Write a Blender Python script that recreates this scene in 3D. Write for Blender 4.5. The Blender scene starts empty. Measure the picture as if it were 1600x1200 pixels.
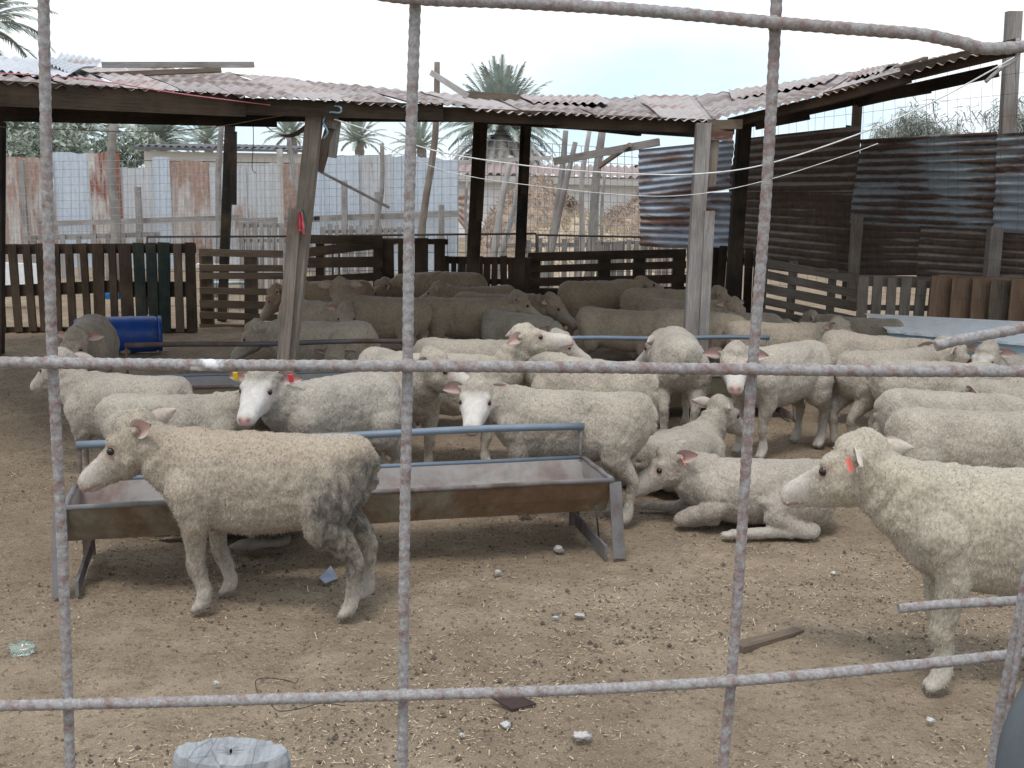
import bpy, bmesh, math, random
import numpy as np
from mathutils import Vector, Matrix, noise as mnoise
R = math.radians
random.seed(7); rng = np.random.default_rng(11)
scene = bpy.context.scene

# ---------------------------------------------------------------- camera
FPX, CAMH = 1700.0, 1.5
PITCH = math.atan(300/FPX); ROLL = R(1.0)
camF = Vector((0, math.cos(PITCH), -math.sin(PITCH)))
_R0 = Vector((1, 0, 0)); _U0 = Vector((0, math.sin(PITCH), math.cos(PITCH)))
camR = _R0*math.cos(ROLL) + _U0*math.sin(ROLL)
camU = _U0*math.cos(ROLL) - _R0*math.sin(ROLL)
cam_data = bpy.data.cameras.new("camera"); cam = bpy.data.objects.new("camera", cam_data)
scene.collection.objects.link(cam); scene.camera = cam
cam_data.lens = 36*FPX/1600; cam_data.sensor_width = 36; cam_data.clip_start = .05; cam_data.clip_end = 2000
cam.matrix_world = Matrix((( camR.x, camU.x, -camF.x, 0), (camR.y, camU.y, -camF.y, 0),
                           (camR.z, camU.z, -camF.z, CAMH), (0, 0, 0, 1)))
scene.render.resolution_x = 1024; scene.render.resolution_y = 768
CAM = Vector((0, 0, CAMH))
def ray(px, py): return camF*FPX + camR*(px-800) + camU*(600-py)
def P(px, py, Y):            # point on that line of sight at distance Y north
    d = ray(px, py); return CAM + d*(Y/d.y)
def G(px, py, z=0.0):        # point on the level z
    d = ray(px, py); return CAM + d*((z-CAMH)/d.z)

# ---------------------------------------------------------------- sky, sun, exposure
world = bpy.data.worlds.new("World"); scene.world = world; world.use_nodes = True
nt = world.node_tree; nt.nodes.clear()
SUN_EL, SUN_AZ = 66, 200
sky = nt.nodes.new('ShaderNodeTexSky'); sky.sky_type = 'NISHITA'; sky.sun_disc = False
sky.sun_elevation = R(SUN_EL); sky.sun_rotation = R(SUN_AZ)
bg1 = nt.nodes.new('ShaderNodeBackground'); bg1.inputs[1].default_value = .12
nt.links.new(sky.outputs[0], bg1.inputs[0])
tc = nt.nodes.new('ShaderNodeTexCoord'); mp = nt.nodes.new('ShaderNodeMapping')
mp.inputs['Scale'].default_value = (1.2, 1.2, 3.0)
nz = nt.nodes.new('ShaderNodeTexNoise'); nz.inputs['Scale'].default_value = 1.6; nz.inputs['Detail'].default_value = 5
rp = nt.nodes.new('ShaderNodeValToRGB')
rp.color_ramp.elements[0].position = .38; rp.color_ramp.elements[0].color = (.60, .79, .93, 1)
rp.color_ramp.elements[1].position = .58; rp.color_ramp.elements[1].color = (1.0, 1.0, 1.0, 1)
bg2 = nt.nodes.new('ShaderNodeBackground'); bg2.inputs[1].default_value = 1.04
mx = nt.nodes.new('ShaderNodeMixShader'); mx.inputs[0].default_value = .86
out = nt.nodes.new('ShaderNodeOutputWorld')
nt.links.new(tc.outputs['Generated'], mp.inputs[0]); nt.links.new(mp.outputs[0], nz.inputs[0])
nt.links.new(nz.outputs[0], rp.inputs[0]); nt.links.new(rp.outputs[0], bg2.inputs[0])
nt.links.new(bg1.outputs[0], mx.inputs[1]); nt.links.new(bg2.outputs[0], mx.inputs[2]); nt.links.new(mx.outputs[0], out.inputs[0])
sd = bpy.data.lights.new("sun", 'SUN'); sd.energy = 1.5; sd.angle = R(13); sd.color = (1, .96, .9)
sun = bpy.data.objects.new("sun", sd); scene.collection.objects.link(sun)
sun.rotation_euler = (R(90-SUN_EL), 0, R(180-SUN_AZ))
scene.view_settings.view_transform = 'Standard'; scene.view_settings.look = 'None'
scene.view_settings.exposure = 0.3; scene.view_settings.gamma = 1.0

# ---------------------------------------------------------------- materials
def newmat(name):
    m = bpy.data.materials.new(name); m.use_nodes = True; n = m.node_tree
    b = n.nodes['Principled BSDF']; return m, n, b
def N(n, t, **kw):
    x = n.nodes.new(t)
    for k, v in kw.items():
        if k in x.inputs: x.inputs[k].default_value = v
        else: setattr(x, k, v)
    return x
def coord(n, kind='Object', scale=(1, 1, 1), loc=(0, 0, 0)):
    t = n.nodes.new('ShaderNodeTexCoord'); m = n.nodes.new('ShaderNodeMapping')
    m.inputs['Scale'].default_value = scale; m.inputs['Location'].default_value = loc
    n.links.new(t.outputs[kind], m.inputs[0]); return m.outputs[0]
def noise_(n, co, scale, detail=4, rough=.55, dist=0):
    x = N(n, 'ShaderNodeTexNoise'); x.inputs['Scale'].default_value = scale; x.inputs['Detail'].default_value = detail
    x.inputs['Roughness'].default_value = rough; x.inputs['Distortion'].default_value = dist
    n.links.new(co, x.inputs['Vector']); return x.outputs[0]
def ramp(n, src, *stops):
    r = n.nodes.new('ShaderNodeValToRGB'); e = r.color_ramp.elements
    while len(e) < len(stops): e.new(.5)
    for i, (p, c) in enumerate(stops):
        e[i].position = p; e[i].color = (c, c, c, 1) if isinstance(c, (int, float)) else (*c, 1)
    n.links.new(src, r.inputs[0]); return r.outputs[0]
def mixc(n, f, a, b, mode='MIX'):
    x = n.nodes.new('ShaderNodeMix'); x.data_type = 'RGBA'; x.blend_type = mode
    for s, v in ((x.inputs[0], f), (x.inputs[6], a), (x.inputs[7], b)):
        if isinstance(v, (int, float)): s.default_value = v
        elif isinstance(v, tuple): s.default_value = (*v, 1)
        else: n.links.new(v, s)
    return x.outputs[2]
def math_(n, op, a, b=0.0):
    x = n.nodes.new('ShaderNodeMath'); x.operation = op
    for s, v in ((x.inputs[0], a), (x.inputs[1], b)):
        if isinstance(v, (int, float)): s.default_value = v
        else: n.links.new(v, s)
    return x.outputs[0]
def attr(n, name):
    a = n.nodes.new('ShaderNodeAttribute'); a.attribute_name = name; return a.outputs['Fac']
def bump(n, b, h, strength=.5, dist=.01):
    x = n.nodes.new('ShaderNodeBump'); x.inputs['Strength'].default_value = strength; x.inputs['Distance'].default_value = dist
    n.links.new(h, x.inputs['Height']); n.links.new(x.outputs[0], b.inputs['Normal'])
def setc(n, b, c, rough=.8, metal=0, spec=.3):
    if isinstance(c, tuple): b.inputs['Base Color'].default_value = (*c, 1)
    else: n.links.new(c, b.inputs['Base Color'])
    b.inputs['Roughness'].default_value = rough; b.inputs['Metallic'].default_value = metal
    b.inputs['Specular IOR Level'].default_value = spec

def plain(name, c, rough=.7, metal=0, var=.25, scale=12, b_=.0):
    m, n, b = newmat(name); co = coord(n)
    f = noise_(n, co, scale, 5, .65)
    lo = tuple(x*(1-var) for x in c); hi = tuple(min(1, x*(1+var)) for x in c)
    setc(n, b, ramp(n, f, (.3, lo), (.7, hi)), rough, metal)
    if b_: bump(n, b, f, b_, .004)
    return m

def wood(name, c1, c2, dark=.25, rough=.85):      # UV: u runs along the grain, in metres
    m, n, b = newmat(name); co = coord(n, 'UV', (1.2, 26, 1)); co2 = coord(n, 'UV', (3, 9, 1)); co3 = coord(n, 'Object')
    g = noise_(n, co, 4, 5, .7, .6); k = noise_(n, co2, .8, 4, .6); st = noise_(n, co3, 2.3, 4, .6)
    col = ramp(n, g, (.3, c1), (.68, c2))
    col = mixc(n, ramp(n, k, (.45, 0), (.8, .7)), col, tuple(x*dark for x in c1))
    col = mixc(n, ramp(n, st, (.42, 0), (.75, .55)), col, (.16, .11, .075))
    setc(n, b, col, rough, spec=.2); bump(n, b, g, .6, .004); return m

def tin(name, base, rust=.5, rustc=(.17, .07, .04), seed=0, streak='z', rough=.55, metal=.35, dirt=.4, valley=.0):
    m, n, b = newmat(name)
    sc = {'z': (3.2, 3.2, .7), 'x': (.8, .8, 5.0), 'o': (2, 2, 2)}[streak]
    co = coord(n, 'Object', sc, (seed*3.1, seed*1.7, seed*5.3)); co2 = coord(n, 'Object', (1, 1, 1), (seed, 0, seed*2))
    f = noise_(n, co, 1.3, 7, .68, .4); g = noise_(n, co2, 14, 5, .7); h = noise_(n, co2, 1.1, 3, .5)
    mask = math_(n, 'ADD', math_(n, 'MULTIPLY', f, .75), math_(n, 'MULTIPLY', h, .45))
    if valley: mask = math_(n, 'ADD', mask, math_(n, 'MULTIPLY', attr(n, 'valley'), valley))
    t = 0.93 - rust*.72
    mask = ramp(n, mask, (max(0, t-.05), 0), (min(1, t+.07), 1))
    galv = ramp(n, g, (.3, tuple(x*.8 for x in base)), (.7, base))
    galv = mixc(n, ramp(n, f, (.4, 0), (.7, dirt)), galv, tuple(x*.5+.03 for x in base))
    rc = ramp(n, g, (.3, tuple(x*.6 for x in rustc)), (.62, rustc), (.8, (rustc[0]*1.7, rustc[1]*1.9, rustc[2]*1.8)))
    setc(n, b, mixc(n, mask, galv, rc), rough, 0, .4)
    mt = math_(n, 'MULTIPLY', math_(n, 'SUBTRACT', 1.0, mask), metal); n.links.new(mt, b.inputs['Metallic'])
    n.links.new(ramp(n, mask, (0, rough), (1, .9)), b.inputs['Roughness']); bump(n, b, g, .25, .003); return m

M = {}
M['wood_grey'] = wood('weathered_grey_wood', (.20, .185, .175), (.40, .38, .37))
M['wood_post'] = wood('grey_brown_post_wood', (.155, .125, .10), (.34, .295, .26))
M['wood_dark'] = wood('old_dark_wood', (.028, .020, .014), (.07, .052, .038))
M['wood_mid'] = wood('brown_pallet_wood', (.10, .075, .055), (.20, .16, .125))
M['wood_black'] = wood('shade_black_wood', (.012, .010, .009), (.035, .03, .026))  # backlit darkness of the rear posts is put into this colour
M['wood_pale'] = wood('pale_stick_wood', (.36, .34, .33), (.60, .58, .56), .5)
M['wood_orange'] = wood('orange_stained_board', (.17, .105, .07), (.31, .20, .13), .5)
M['green_panel'] = wood('dark_green_painted_wood', (.014, .026, .024), (.035, .05, .045))
M['roof'] = tin('faded_red_roof_tin', (.37, .325, .318), .45, (.20, .145, .13), 2, 'o', .75, .05, .3)
M['roof_b'] = tin('pale_red_roof_tin', (.44, .395, .385), .36, (.30, .17, .15), 9, 'o', .75, .05, .25)
M['roof_loose'] = tin('pale_loose_roof_tin', (.60, .62, .66), .30, (.3, .17, .13), 5, 'o', .5, .2)
M['wall_blue'] = tin('blue_grey_wall_tin', (.44, .50, .60), .40, (.20, .11, .08), 3, 'x', .5, .35, .4, .05)
M['wall_dark'] = tin('dark_rusty_wall_tin', (.38, .36, .35), .60, (.13, .09, .07), 4, 'x', .75, .2, .4, .16)
M['wall_dark2'] = tin('brown_rusty_wall_tin', (.40, .36, .33), .64, (.14, .10, .08), 8, 'x', .8, .15, .4, .16)
M['wall_patch'] = tin('patchy_rusty_wall_tin', (.40, .47, .53), .47, (.12, .075, .06), 6, 'x', .6, .3, .4, .10)
M['wall_pale'] = tin('pale_wall_tin', (.42, .48, .55), .42, (.14, .07, .045), 11, 'x', .6, .3)
M['fence_blue'] = tin('pale_blue_fence_tin', (.56, .62, .70), .14, (.36, .2, .13), 1, 'z', .6, .1, .25)
M['fence_grey'] = tin('pale_grey_fence_tin', (.55, .56, .58), .30, (.38, .24, .18), 7, 'z', .7, .1, .3)
M['fence_rust'] = tin('rusty_fence_tin', (.56, .53, .51), .56, (.40, .27, .22), 10, 'z', .8, .1, .3)
M['fence_red'] = tin('half_red_rust_fence_tin', (.60, .57, .54), .46, (.29, .12, .085), 13, 'z', .8, .1, .2)
M['trough'] = tin('rusty_trough_steel', (.27, .245, .185), .46, (.17, .105, .062), 15, 'o', .8, .15)
M['trough_in'] = tin('dusty_trough_inside', (.34, .315, .30), .36, (.25, .18, .16), 16, 'o', .9, .05)
M['rim'] = tin('worn_trough_rim', (.22, .21, .215), .5, (.12, .08, .065), 17, 'o', .6, .3)
M['pipe_blue'] = tin('blue_grey_painted_pipe', (.20, .25, .31), .22, (.13, .08, .06), 18, 'o', .45, .3)
M['pipe_brown'] = tin('brown_pipe', (.12, .11, .115), .5, (.09, .055, .04), 19, 'o', .6, .2)
M['iron'] = tin('dark_iron', (.06, .06, .065), .4, (.06, .035, .025), 20, 'o', .7, .3)
M['wire'] = plain('grey_wire', (.13, .12, .12), .6, .3)
M['wire_far'] = plain('dull_wire', (.30, .32, .34), .7, .2)
M['rope'] = plain('white_rope', (.80, .80, .80), .8)
M['rope_pink'] = plain('pink_string', (.65, .22, .25), .8)
M['rope_blue'] = plain('blue_cord', (.25, .42, .52), .8)
M['rope_tan'] = plain('tan_wire', (.26, .22, .15), .8)
M['barrel'] = tin('blue_plastic', (.010, .065, .32), .22, (.10, .14, .22), 33, 'o', .4, 0, .5)
M['blue_bright'] = plain('bright_blue_plastic', (.03, .28, .75), .4)
M['white_paint'] = tin('chipped_white_paint', (.86, .88, .90), .10, (.3, .17, .1), 21, 'o', .5, .0, .15)
M['tank_blue'] = plain('pale_blue_metal', (.36, .50, .58), .5, .1, .15, 3)
M['house'] = plain('pale_house_render', (.76, .76, .76), .85, 0, .05, 1)
M['house_cream'] = plain('cream_house_board', (.80, .78, .74), .85, 0, .04, 1)
M['roof_far'] = plain('dark_far_roof', (.12, .12, .13), .8)
M['roof_far_red'] = plain('red_grey_far_roof', (.34, .26, .25), .8)
M['hay'] = plain('dry_brown_straw', (.33, .25, .195), .95, 0, .4, 6, .8)
M['hay_pale'] = plain('pale_dry_straw', (.47, .385, .29), .95, 0, .35, 9, .8)
M['straw'] = plain('straw_bits', (.58, .47, .32), .9, 0, .35, 40)
M['dung'] = plain('dung_pellets', (.085, .068, .055), .9, 0, .5, 30)
M['hose'] = plain('grey_rubber', (.10, .115, .13), .6)
M['stone'] = plain('pale_stone', (.44, .42, .40), .9, 0, .2, 20, .6)
M['fluff'] = plain('white_wool_fluff', (.50, .50, .49), .95, 0, .15, 40, .6)
M['cloth_red'] = plain('red_cloth', (.62, .10, .13), .9); M['cloth_green'] = plain('green_cloth', (.18, .26, .22), .9)
M['plastic'] = plain('grey_plastic_scrap', (.30, .33, .42), .5)
M['black_scrap'] = plain('dark_scrap', (.05, .03, .03), .8)
M['tag_yellow'] = plain('yellow_tag', (.80, .55, .03), .5, 0, .05); M['tag_red'] = plain('red_tag', (.75, .08, .10), .5, 0, .05)
M['tag_pink'] = plain('orange_pink_tag', (.85, .25, .20), .5, 0, .05)
M['frond'] = plain('hazed_palm_green', (.34, .385, .345), .7, 0, .45, 1.2); M['frond_dead'] = plain('palm_dead', (.38, .35, .32), .9, 0, .3, 1.2)  # palm green paled, distance haze put into the colour
M['leaf'] = plain('hazed_leaf_green', (.29, .33, .28), .7, 0, .5, .8)  # greyed and lightened, haze is in the leaf colour itself
M['leaf_grey'] = plain('grey_tamarisk_leaf', (.30, .32, .29), .8, 0, .4, .8)
M['leaf_blue'] = plain('blue_green_leaf', (.10, .16, .15), .7, 0, .4, .8)
M['bark'] = plain('grey_bark', (.24, .22, .20), .9, 0, .3, 5, .5)
def glass_():
    m, n, b = newmat('clear_bottle'); setc(n, b, (.75, .85, .8), .12, 0, .5); b.inputs['Transmission Weight'].default_value = .8; b.inputs['IOR'].default_value = 1.3; return m
M['bottle'] = glass_()
m, n, b = newmat('eye_dark'); setc(n, b, (.012, .009, .007), .12, 0, .6); M['eye'] = m

# rebar: pale galvanised crust with regular rust spots along the ribs
m, n, b = newmat('rusty_rebar'); co = coord(n, 'Object', (1, 1, 1)); u = coord(n, 'UV', (1, 1, 1))
f = noise_(n, co, 60, 4, .7); g = noise_(n, co, 300, 3, .7); h = noise_(n, co, 5, 3, .6)
mk = math_(n, 'ADD', math_(n, 'MULTIPLY', f, .95), math_(n, 'MULTIPLY', attr(n, 'rusty'), .13))
mk = math_(n, 'ADD', mk, math_(n, 'MULTIPLY', h, .25))
col = mixc(n, ramp(n, mk, (.60, 0), (.86, .75)), ramp(n, g, (.3, (.20, .19, .19)), (.7, (.39, .375, .38))), ramp(n, g, (.3, (.13, .07, .06)), (.7, (.25, .15, .13))))
col = mixc(n, attr(n, 'whiteness'), col, (.85, .86, .9))
setc(n, b, col, .8); bump(n, b, g, .5, .001); M['rebar'] = m

# dirt ground
m, n, b = newmat('trodden_dirt'); co = coord(n)
a = noise_(n, co, .55, 5, .6); c = noise_(n, co, 5, 6, .65); d = noise_(n, co, 45, 5, .75); e = noise_(n, co, 160, 3, .7)
col = ramp(n, c, (.3, (.24, .182, .126)), (.7, (.41, .322, .236)))
col = mixc(n, ramp(n, a, (.42, 0), (.62, .7)), col, (.215, .16, .115))
col = mixc(n, ramp(n, d, (.52, 0), (.66, .85)), col, (.10, .075, .058))
col = mixc(n, ramp(n, e, (.57, 0), (.68, .75)), col, (.60, .49, .36))
setc(n, b, col, .95, spec=.1)
hh = math_(n, 'ADD', math_(n, 'MULTIPLY', c, .7), math_(n, 'ADD', math_(n, 'MULTIPLY', d, .5), math_(n, 'MULTIPLY', e, .2)))
bump(n, b, hh, 1.0, .03); M['dirt'] = m

# fleece / hide : attributes 'face' (short white hair), 'pink', 'dirt', 'brown'
def fleece(name, close):
    m, n, b = newmat(name); co = coord(n); cs = coord(n, 'Object', (1, 1, .55))
    oi = n.nodes.new('ShaderNodeObjectInfo')
    big = noise_(n, co, 5, 4, .6, .3); fine = noise_(n, cs, 120, 4, .7, .8); mid = noise_(n, cs, 34, 4, .6, .6)
    col = mixc(n, big, (.385, .342, .295), (.54, .49, .432))
    col = mixc(n, ramp(n, fine, (.33, .7), (.56, 0)), col, (.20, .17, .145))
    col = mixc(n, ramp(n, mid, (.50, 0), (.75, .35)), col, (.26, .235, .21))
    vo = n.nodes.new('ShaderNodeTexVoronoi'); vo.inputs['Scale'].default_value = 105; n.links.new(mixc(n, .04, cs, N(n, 'ShaderNodeTexNoise').outputs[1]), vo.inputs['Vector'])
    clump = math_(n, 'SUBTRACT', 1.0, vo.outputs[0]); col = mixc(n, ramp(n, clump, (.25, .28), (.6, 0)), col, (.22, .19, .16))
    br = math_(n, 'MULTIPLY', attr(n, 'brown'), ramp(n, big, (.25, .5), (.6, 1)))
    col = mixc(n, math_(n, 'MULTIPLY', br, .5), col, (.42, .30, .20))
    dr = math_(n, 'MULTIPLY', attr(n, 'dirt'), ramp(n, mid, (.3, 1.25), (.7, .35)))
    col = mixc(n, dr, col, (.085, .082, .078))
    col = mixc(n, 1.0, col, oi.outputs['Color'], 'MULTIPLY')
    facec = mixc(n, ramp(n, mid, (.3, 0), (.7, 1)), (.46, .43, .41), (.62, .595, .58))
    facec = mixc(n, .5, facec, mixc(n, 1.0, facec, oi.outputs['Color'], 'MULTIPLY'))
    col = mixc(n, attr(n, 'face'), col, facec)
    col = mixc(n, attr(n, 'pink'), col, (.60, .33, .29))
    col = mixc(n, attr(n, 'dark'), col, (.05, .035, .03))
    setc(n, b, col, .95, spec=.12)
    b.inputs['Sheen Weight'].default_value = .15; b.inputs['Sheen Roughness'].default_value = .5
    hgt = math_(n, 'ADD', math_(n, 'MULTIPLY', mid, .8), math_(n, 'MULTIPLY', fine, .55))
    hgt = math_(n, 'ADD', hgt, math_(n, 'MULTIPLY', clump, .55))
    x = n.nodes.new('ShaderNodeBump'); x.inputs['Strength'].default_value = .75; x.inputs['Distance'].default_value = .0055
    n.links.new(math_(n, 'MULTIPLY', hgt, math_(n, 'SUBTRACT', 1.0, math_(n, 'MULTIPLY', attr(n, 'face'), .8))), x.inputs['Height'])
    n.links.new(x.outputs[0], b.inputs['Normal'])
    return m
M['fleece'] = fleece('sheep_fleece', True)

# ---------------------------------------------------------------- mesh helpers
def link(o, parent=None):
    scene.collection.objects.link(o)
    if parent is not None: o.parent = parent
    return o
def tag(o, label=None, cat=None, group=None, kind=None):
    if label: o['label'] = label
    if cat: o['category'] = cat
    if group: o['group'] = group
    if kind: o['kind'] = kind
    return o
def empty(name, loc=(0, 0, 0), rz=0):
    o = bpy.data.objects.new(name, None); o.empty_display_size = .1; link(o)
    o.location = loc; o.rotation_euler = (0, 0, rz); return o
class MB:
    def __init__(s): s.v, s.f, s.uv, s.sm = [], [], [], []
    def add(s, vs, fs, uvs=None, smooth=False):
        o = len(s.v); s.v += [tuple(v) for v in vs]
        for i, f in enumerate(fs):
            s.f.append(tuple(o+k for k in f)); s.uv.append(uvs[i] if uvs else [(0, 0)]*len(f)); s.sm.append(smooth)
        return s
    def beam(s, a, b, w, h, up=(0, 0, 1), taper=1.0, jit=0.0):      # w sideways, h along 'up'
        a = Vector(a); b = Vector(b); d = b-a; L = d.length or 1e-6; d.normalize(); up = Vector(up)
        if abs(d.dot(up)) > .95: up = Vector((0, 1, 0)) if abs(d.y) < .8 else Vector((1, 0, 0))
        side = d.cross(up).normalized(); u = side.cross(d).normalized(); vs = []
        for p, k in ((a, 1), (b, taper)):
            for sx, sz in ((-1, -1), (1, -1), (1, 1), (-1, 1)):
                j = Vector([random.uniform(-jit, jit) for _ in range(3)])
                vs.append(p + side*(sx*w/2*k) + u*(sz*h/2*k) + j)
        fs = [(0, 1, 5, 4), (1, 2, 6, 5), (2, 3, 7, 6), (3, 0, 4, 7), (3, 2, 1, 0), (4, 5, 6, 7)]
        u0 = random.uniform(0, 50); uvs = []; off = [0, w, w+h, 2*w+h]; wd = [w, h, w, h]
        for k in range(4): uvs.append([(u0, off[k]+u0), (u0, off[k]+wd[k]+u0), (u0+L, off[k]+wd[k]+u0), (u0+L, off[k]+u0)])
        uvs += [[(u0, 0), (u0, w*.3), (u0+.05, w*.3), (u0+.05, 0)]]*2
        return s.add(vs, fs, uvs)
    def tube(s, pts, r, seg=8, cap=True, sm=True):
        pts = [Vector(p) for p in pts]; n_ = len(pts); rr = r if isinstance(r, (list, tuple)) else [r]*n_
        t0 = (pts[1]-pts[0]).normalized(); ref = Vector((0, 0, 1)) if abs(t0.z) < .9 else Vector((1, 0, 0))
        vs = []; L = 0; Ls = []
        for i, p in enumerate(pts):
            t = (pts[min(i+1, n_-1)]-pts[max(i-1, 0)]).normalized(); sd_ = t.cross(ref).normalized(); up = sd_.cross(t)
            if i: L += (p-pts[i-1]).length
            Ls.append(L)
            for k in range(seg):
                a = 2*math.pi*k/seg; vs.append(p + (sd_*math.cos(a)+up*math.sin(a))*rr[i])
        fs, uvs = [], []
        for i in range(n_-1):
            for k in range(seg):
                k2 = (k+1) % seg; fs.append((i*seg+k, i*seg+k2, (i+1)*seg+k2, (i+1)*seg+k))
                uvs.append([(Ls[i], k*.02), (Ls[i], k*.02+.02), (Ls[i+1], k*.02+.02), (Ls[i+1], k*.02)])
        s.add(vs, fs, uvs, sm)
        if cap:
            o = len(s.v)-n_*seg
            for ring in (tuple(o+k for k in reversed(range(seg))), tuple(o+(n_-1)*seg+k for k in range(seg))):
                s.f.append(ring); s.uv.append([(0, 0)]*seg); s.sm.append(False)
        return s
    def blob(s, c, r, seg=8, rings=5, jit=.12, seed=0):
        c = Vector(c); rx, ry, rz = (r, r, r) if isinstance(r, (int, float)) else r; vs, fs = [], []
        rd = random.Random(seed)
        for i in range(rings+1):
            th = math.pi*i/rings
            for k in range(seg):
                a = 2*math.pi*k/seg; j = 1+rd.uniform(-jit, jit) if 0 < i < rings else 1
                vs.append(c + Vector((rx*math.sin(th)*math.cos(a)*j, ry*math.sin(th)*math.sin(a)*j, rz*math.cos(th)*j)))
        for i in range(rings):
            for k in range(seg): fs.append((i*seg+k, (i+1)*seg+k, (i+1)*seg+(k+1) % seg, i*seg+(k+1) % seg))
        return s.add(vs, fs, None, True)
    def build(s, name, mat, parent=None):
        me = bpy.data.meshes.new(name); me.from_pydata(s.v, [], s.f)
        uvl = me.uv_layers.new(name='UVMap'); flat = [c for f in s.uv for uv in f for c in uv]
        uvl.data.foreach_set('uv', flat); me.polygons.foreach_set('use_smooth', s.sm)
        if mat: me.materials.append(M[mat] if isinstance(mat, str) else mat)
        if getattr(s, 'valley', None): me.attributes.new('valley', 'FLOAT', 'POINT').data.foreach_set('value', s.valley)
        me.update(); o = bpy.data.objects.new(name, me); return link(o, parent)
def one(name, mat, parent, fn):
    mb = MB(); fn(mb); return mb.build(name, mat, parent)
def lerp(a, b, t): return a+(b-a)*t
def smoothcurve(pts, k=6):
    pts = [Vector(p) for p in pts]; out_ = []
    for i in range(len(pts)-1):
        p0 = pts[max(i-1, 0)]; p1 = pts[i]; p2 = pts[i+1]; p3 = pts[min(i+2, len(pts)-1)]
        for j in range(k):
            t = j/k; out_.append(.5*((2*p1)+(p2-p0)*t+(2*p0-5*p1+4*p2-p3)*t*t+(3*p1-p0-3*p2+p3)*t**3))
    out_.append(pts[-1]); return out_
def corr(A, B, C, D, waves_len, amp=.009, pitch=.076, rows=6, warp=.01, seed=0, ragged=0.0, spw=8):
    """corrugated sheet: A->B is the edge across the waves, A->D / B->C the ridges"""
    A, B, C, D = map(Vector, (A, B, C, D)); mb = MB(); W = waves_len or (B-A).length
    nx = max(8, int(W/pitch*spw)); nrm = (B-A).cross(D-A).normalized(); vs, fs = [], []
    for j in range(rows+1):
        v = j/rows
        for i in range(nx+1):
            u = i/nx; p = lerp(lerp(A, B, u), lerp(D, C, u), v)
            rg = 0
            if ragged and j in (0, rows):
                rg = ragged*mnoise.noise(Vector((u*W*5, seed*7.1+j, 0)))*(1 if j == 0 else -1)
                p = p + (lerp(D, C, u)-lerp(A, B, u)).normalized()*rg
            w = amp*math.cos(2*math.pi*u*W/pitch) + warp*mnoise.noise(Vector((u*W*1.3, v*2.2, seed*3.3)))*1.5
            vs.append(p+nrm*w)
    for j in range(rows):
        for i in range(nx):
            a = j*(nx+1)+i; fs.append((a, a+1, a+nx+2, a+nx+1))
    mb.add(vs, fs, None, True); mb.valley = [-math.cos(2*math.pi*(k % (nx+1))/nx*W/pitch) for k in range(len(vs))]; return mb
# ================================================================ SETTING
def gz(x, y): return .012*mnoise.noise(Vector((x*2.2, y*2.2, 1))) + .012*mnoise.noise(Vector((x*9, y*9, 4))) + .009*mnoise.noise(Vector((x*21, y*21, 8))) - .014
def ground():
    xs = np.concatenate([-np.geomspace(9, 400, 26)[::-1], np.linspace(-8.8, 8.8, 440), np.geomspace(9, 400, 26)])
    ys = np.concatenate([-np.geomspace(.5, 60, 10)[::-1], np.linspace(0, 6, 240), np.linspace(6.06, 13, 120), np.geomspace(13.2, 900, 40)])
    vs = []
    for y in ys:
        for x in xs:
            z = 0
            if abs(x) < 9 and y < 14:
                z = gz(x, y)
            vs.append((x, y, z))
    nx = len(xs); fs = [(j*nx+i, j*nx+i+1, (j+1)*nx+i+1, (j+1)*nx+i) for j in range(len(ys)-1) for i in range(nx-1)]
    mb = MB(); mb.v = vs; mb.f = fs; mb.uv = [[(0, 0)]*4]*len(fs); mb.sm = [True]*len(fs)
    tag(mb.build('ground', 'dirt'), kind='structure')
ground()

def litter(name, n_, mat, kind):
    vs, fs = [], []; rd = random.Random(hash(kind) % 100 if False else len(kind))
    for i in range(n_):
        y = .9 + (rd.random()**1.7)*10.5; x = rd.uniform(-1, 1)*(.62*y+.4)
        if mnoise.noise(Vector((x*1.1, y*1.1, 7))) + rd.uniform(-.3, .3) < .0: continue
        z = gz(x, y)
        a = rd.uniform(0, math.pi); o = len(vs)
        if kind == 'straw':
            L = rd.uniform(.002, .0085)*(2.6 if rd.random() < .05 else 1); w = rd.uniform(.0007, .0016); c, s_ = math.cos(a), math.sin(a); h = rd.uniform(.002, .008); tz = rd.uniform(-.4, .4)*L
            vs += [(x-c*L-s_*w, y-s_*L+c*w, z+h-tz), (x-c*L+s_*w, y-s_*L-c*w, z+h-tz), (x+c*L+s_*w, y+s_*L-c*w, z+h+tz), (x+c*L-s_*w, y+s_*L+c*w, z+h+tz)]
            fs.append((o, o+1, o+2, o+3))
        else:
            r = rd.uniform(.002, .0055)*(1.9 if rd.random() < .05 else 1); vs += [(x-r, y, z+r*.4), (x, y-r, z+r*.5), (x+r*1.2, y, z+r*.4), (x, y+r, z+r*.5), (x, y, z+r*1.5)]
            fs += [(o, o+1, o+4), (o+1, o+2, o+4), (o+2, o+3, o+4), (o+3, o, o+4)]
    mb = MB(); mb.v = vs; mb.f = fs; mb.uv = [[(0, 0)]*len(f) for f in fs]; mb.sm = [kind != 'straw']*len(fs)
    tag(mb.build(name, mat), kind='stuff')
litter('straw_litter', 60000, 'straw', 'straw')
litter('dung_pellets', 42000, 'dung', 'pellet')

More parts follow.
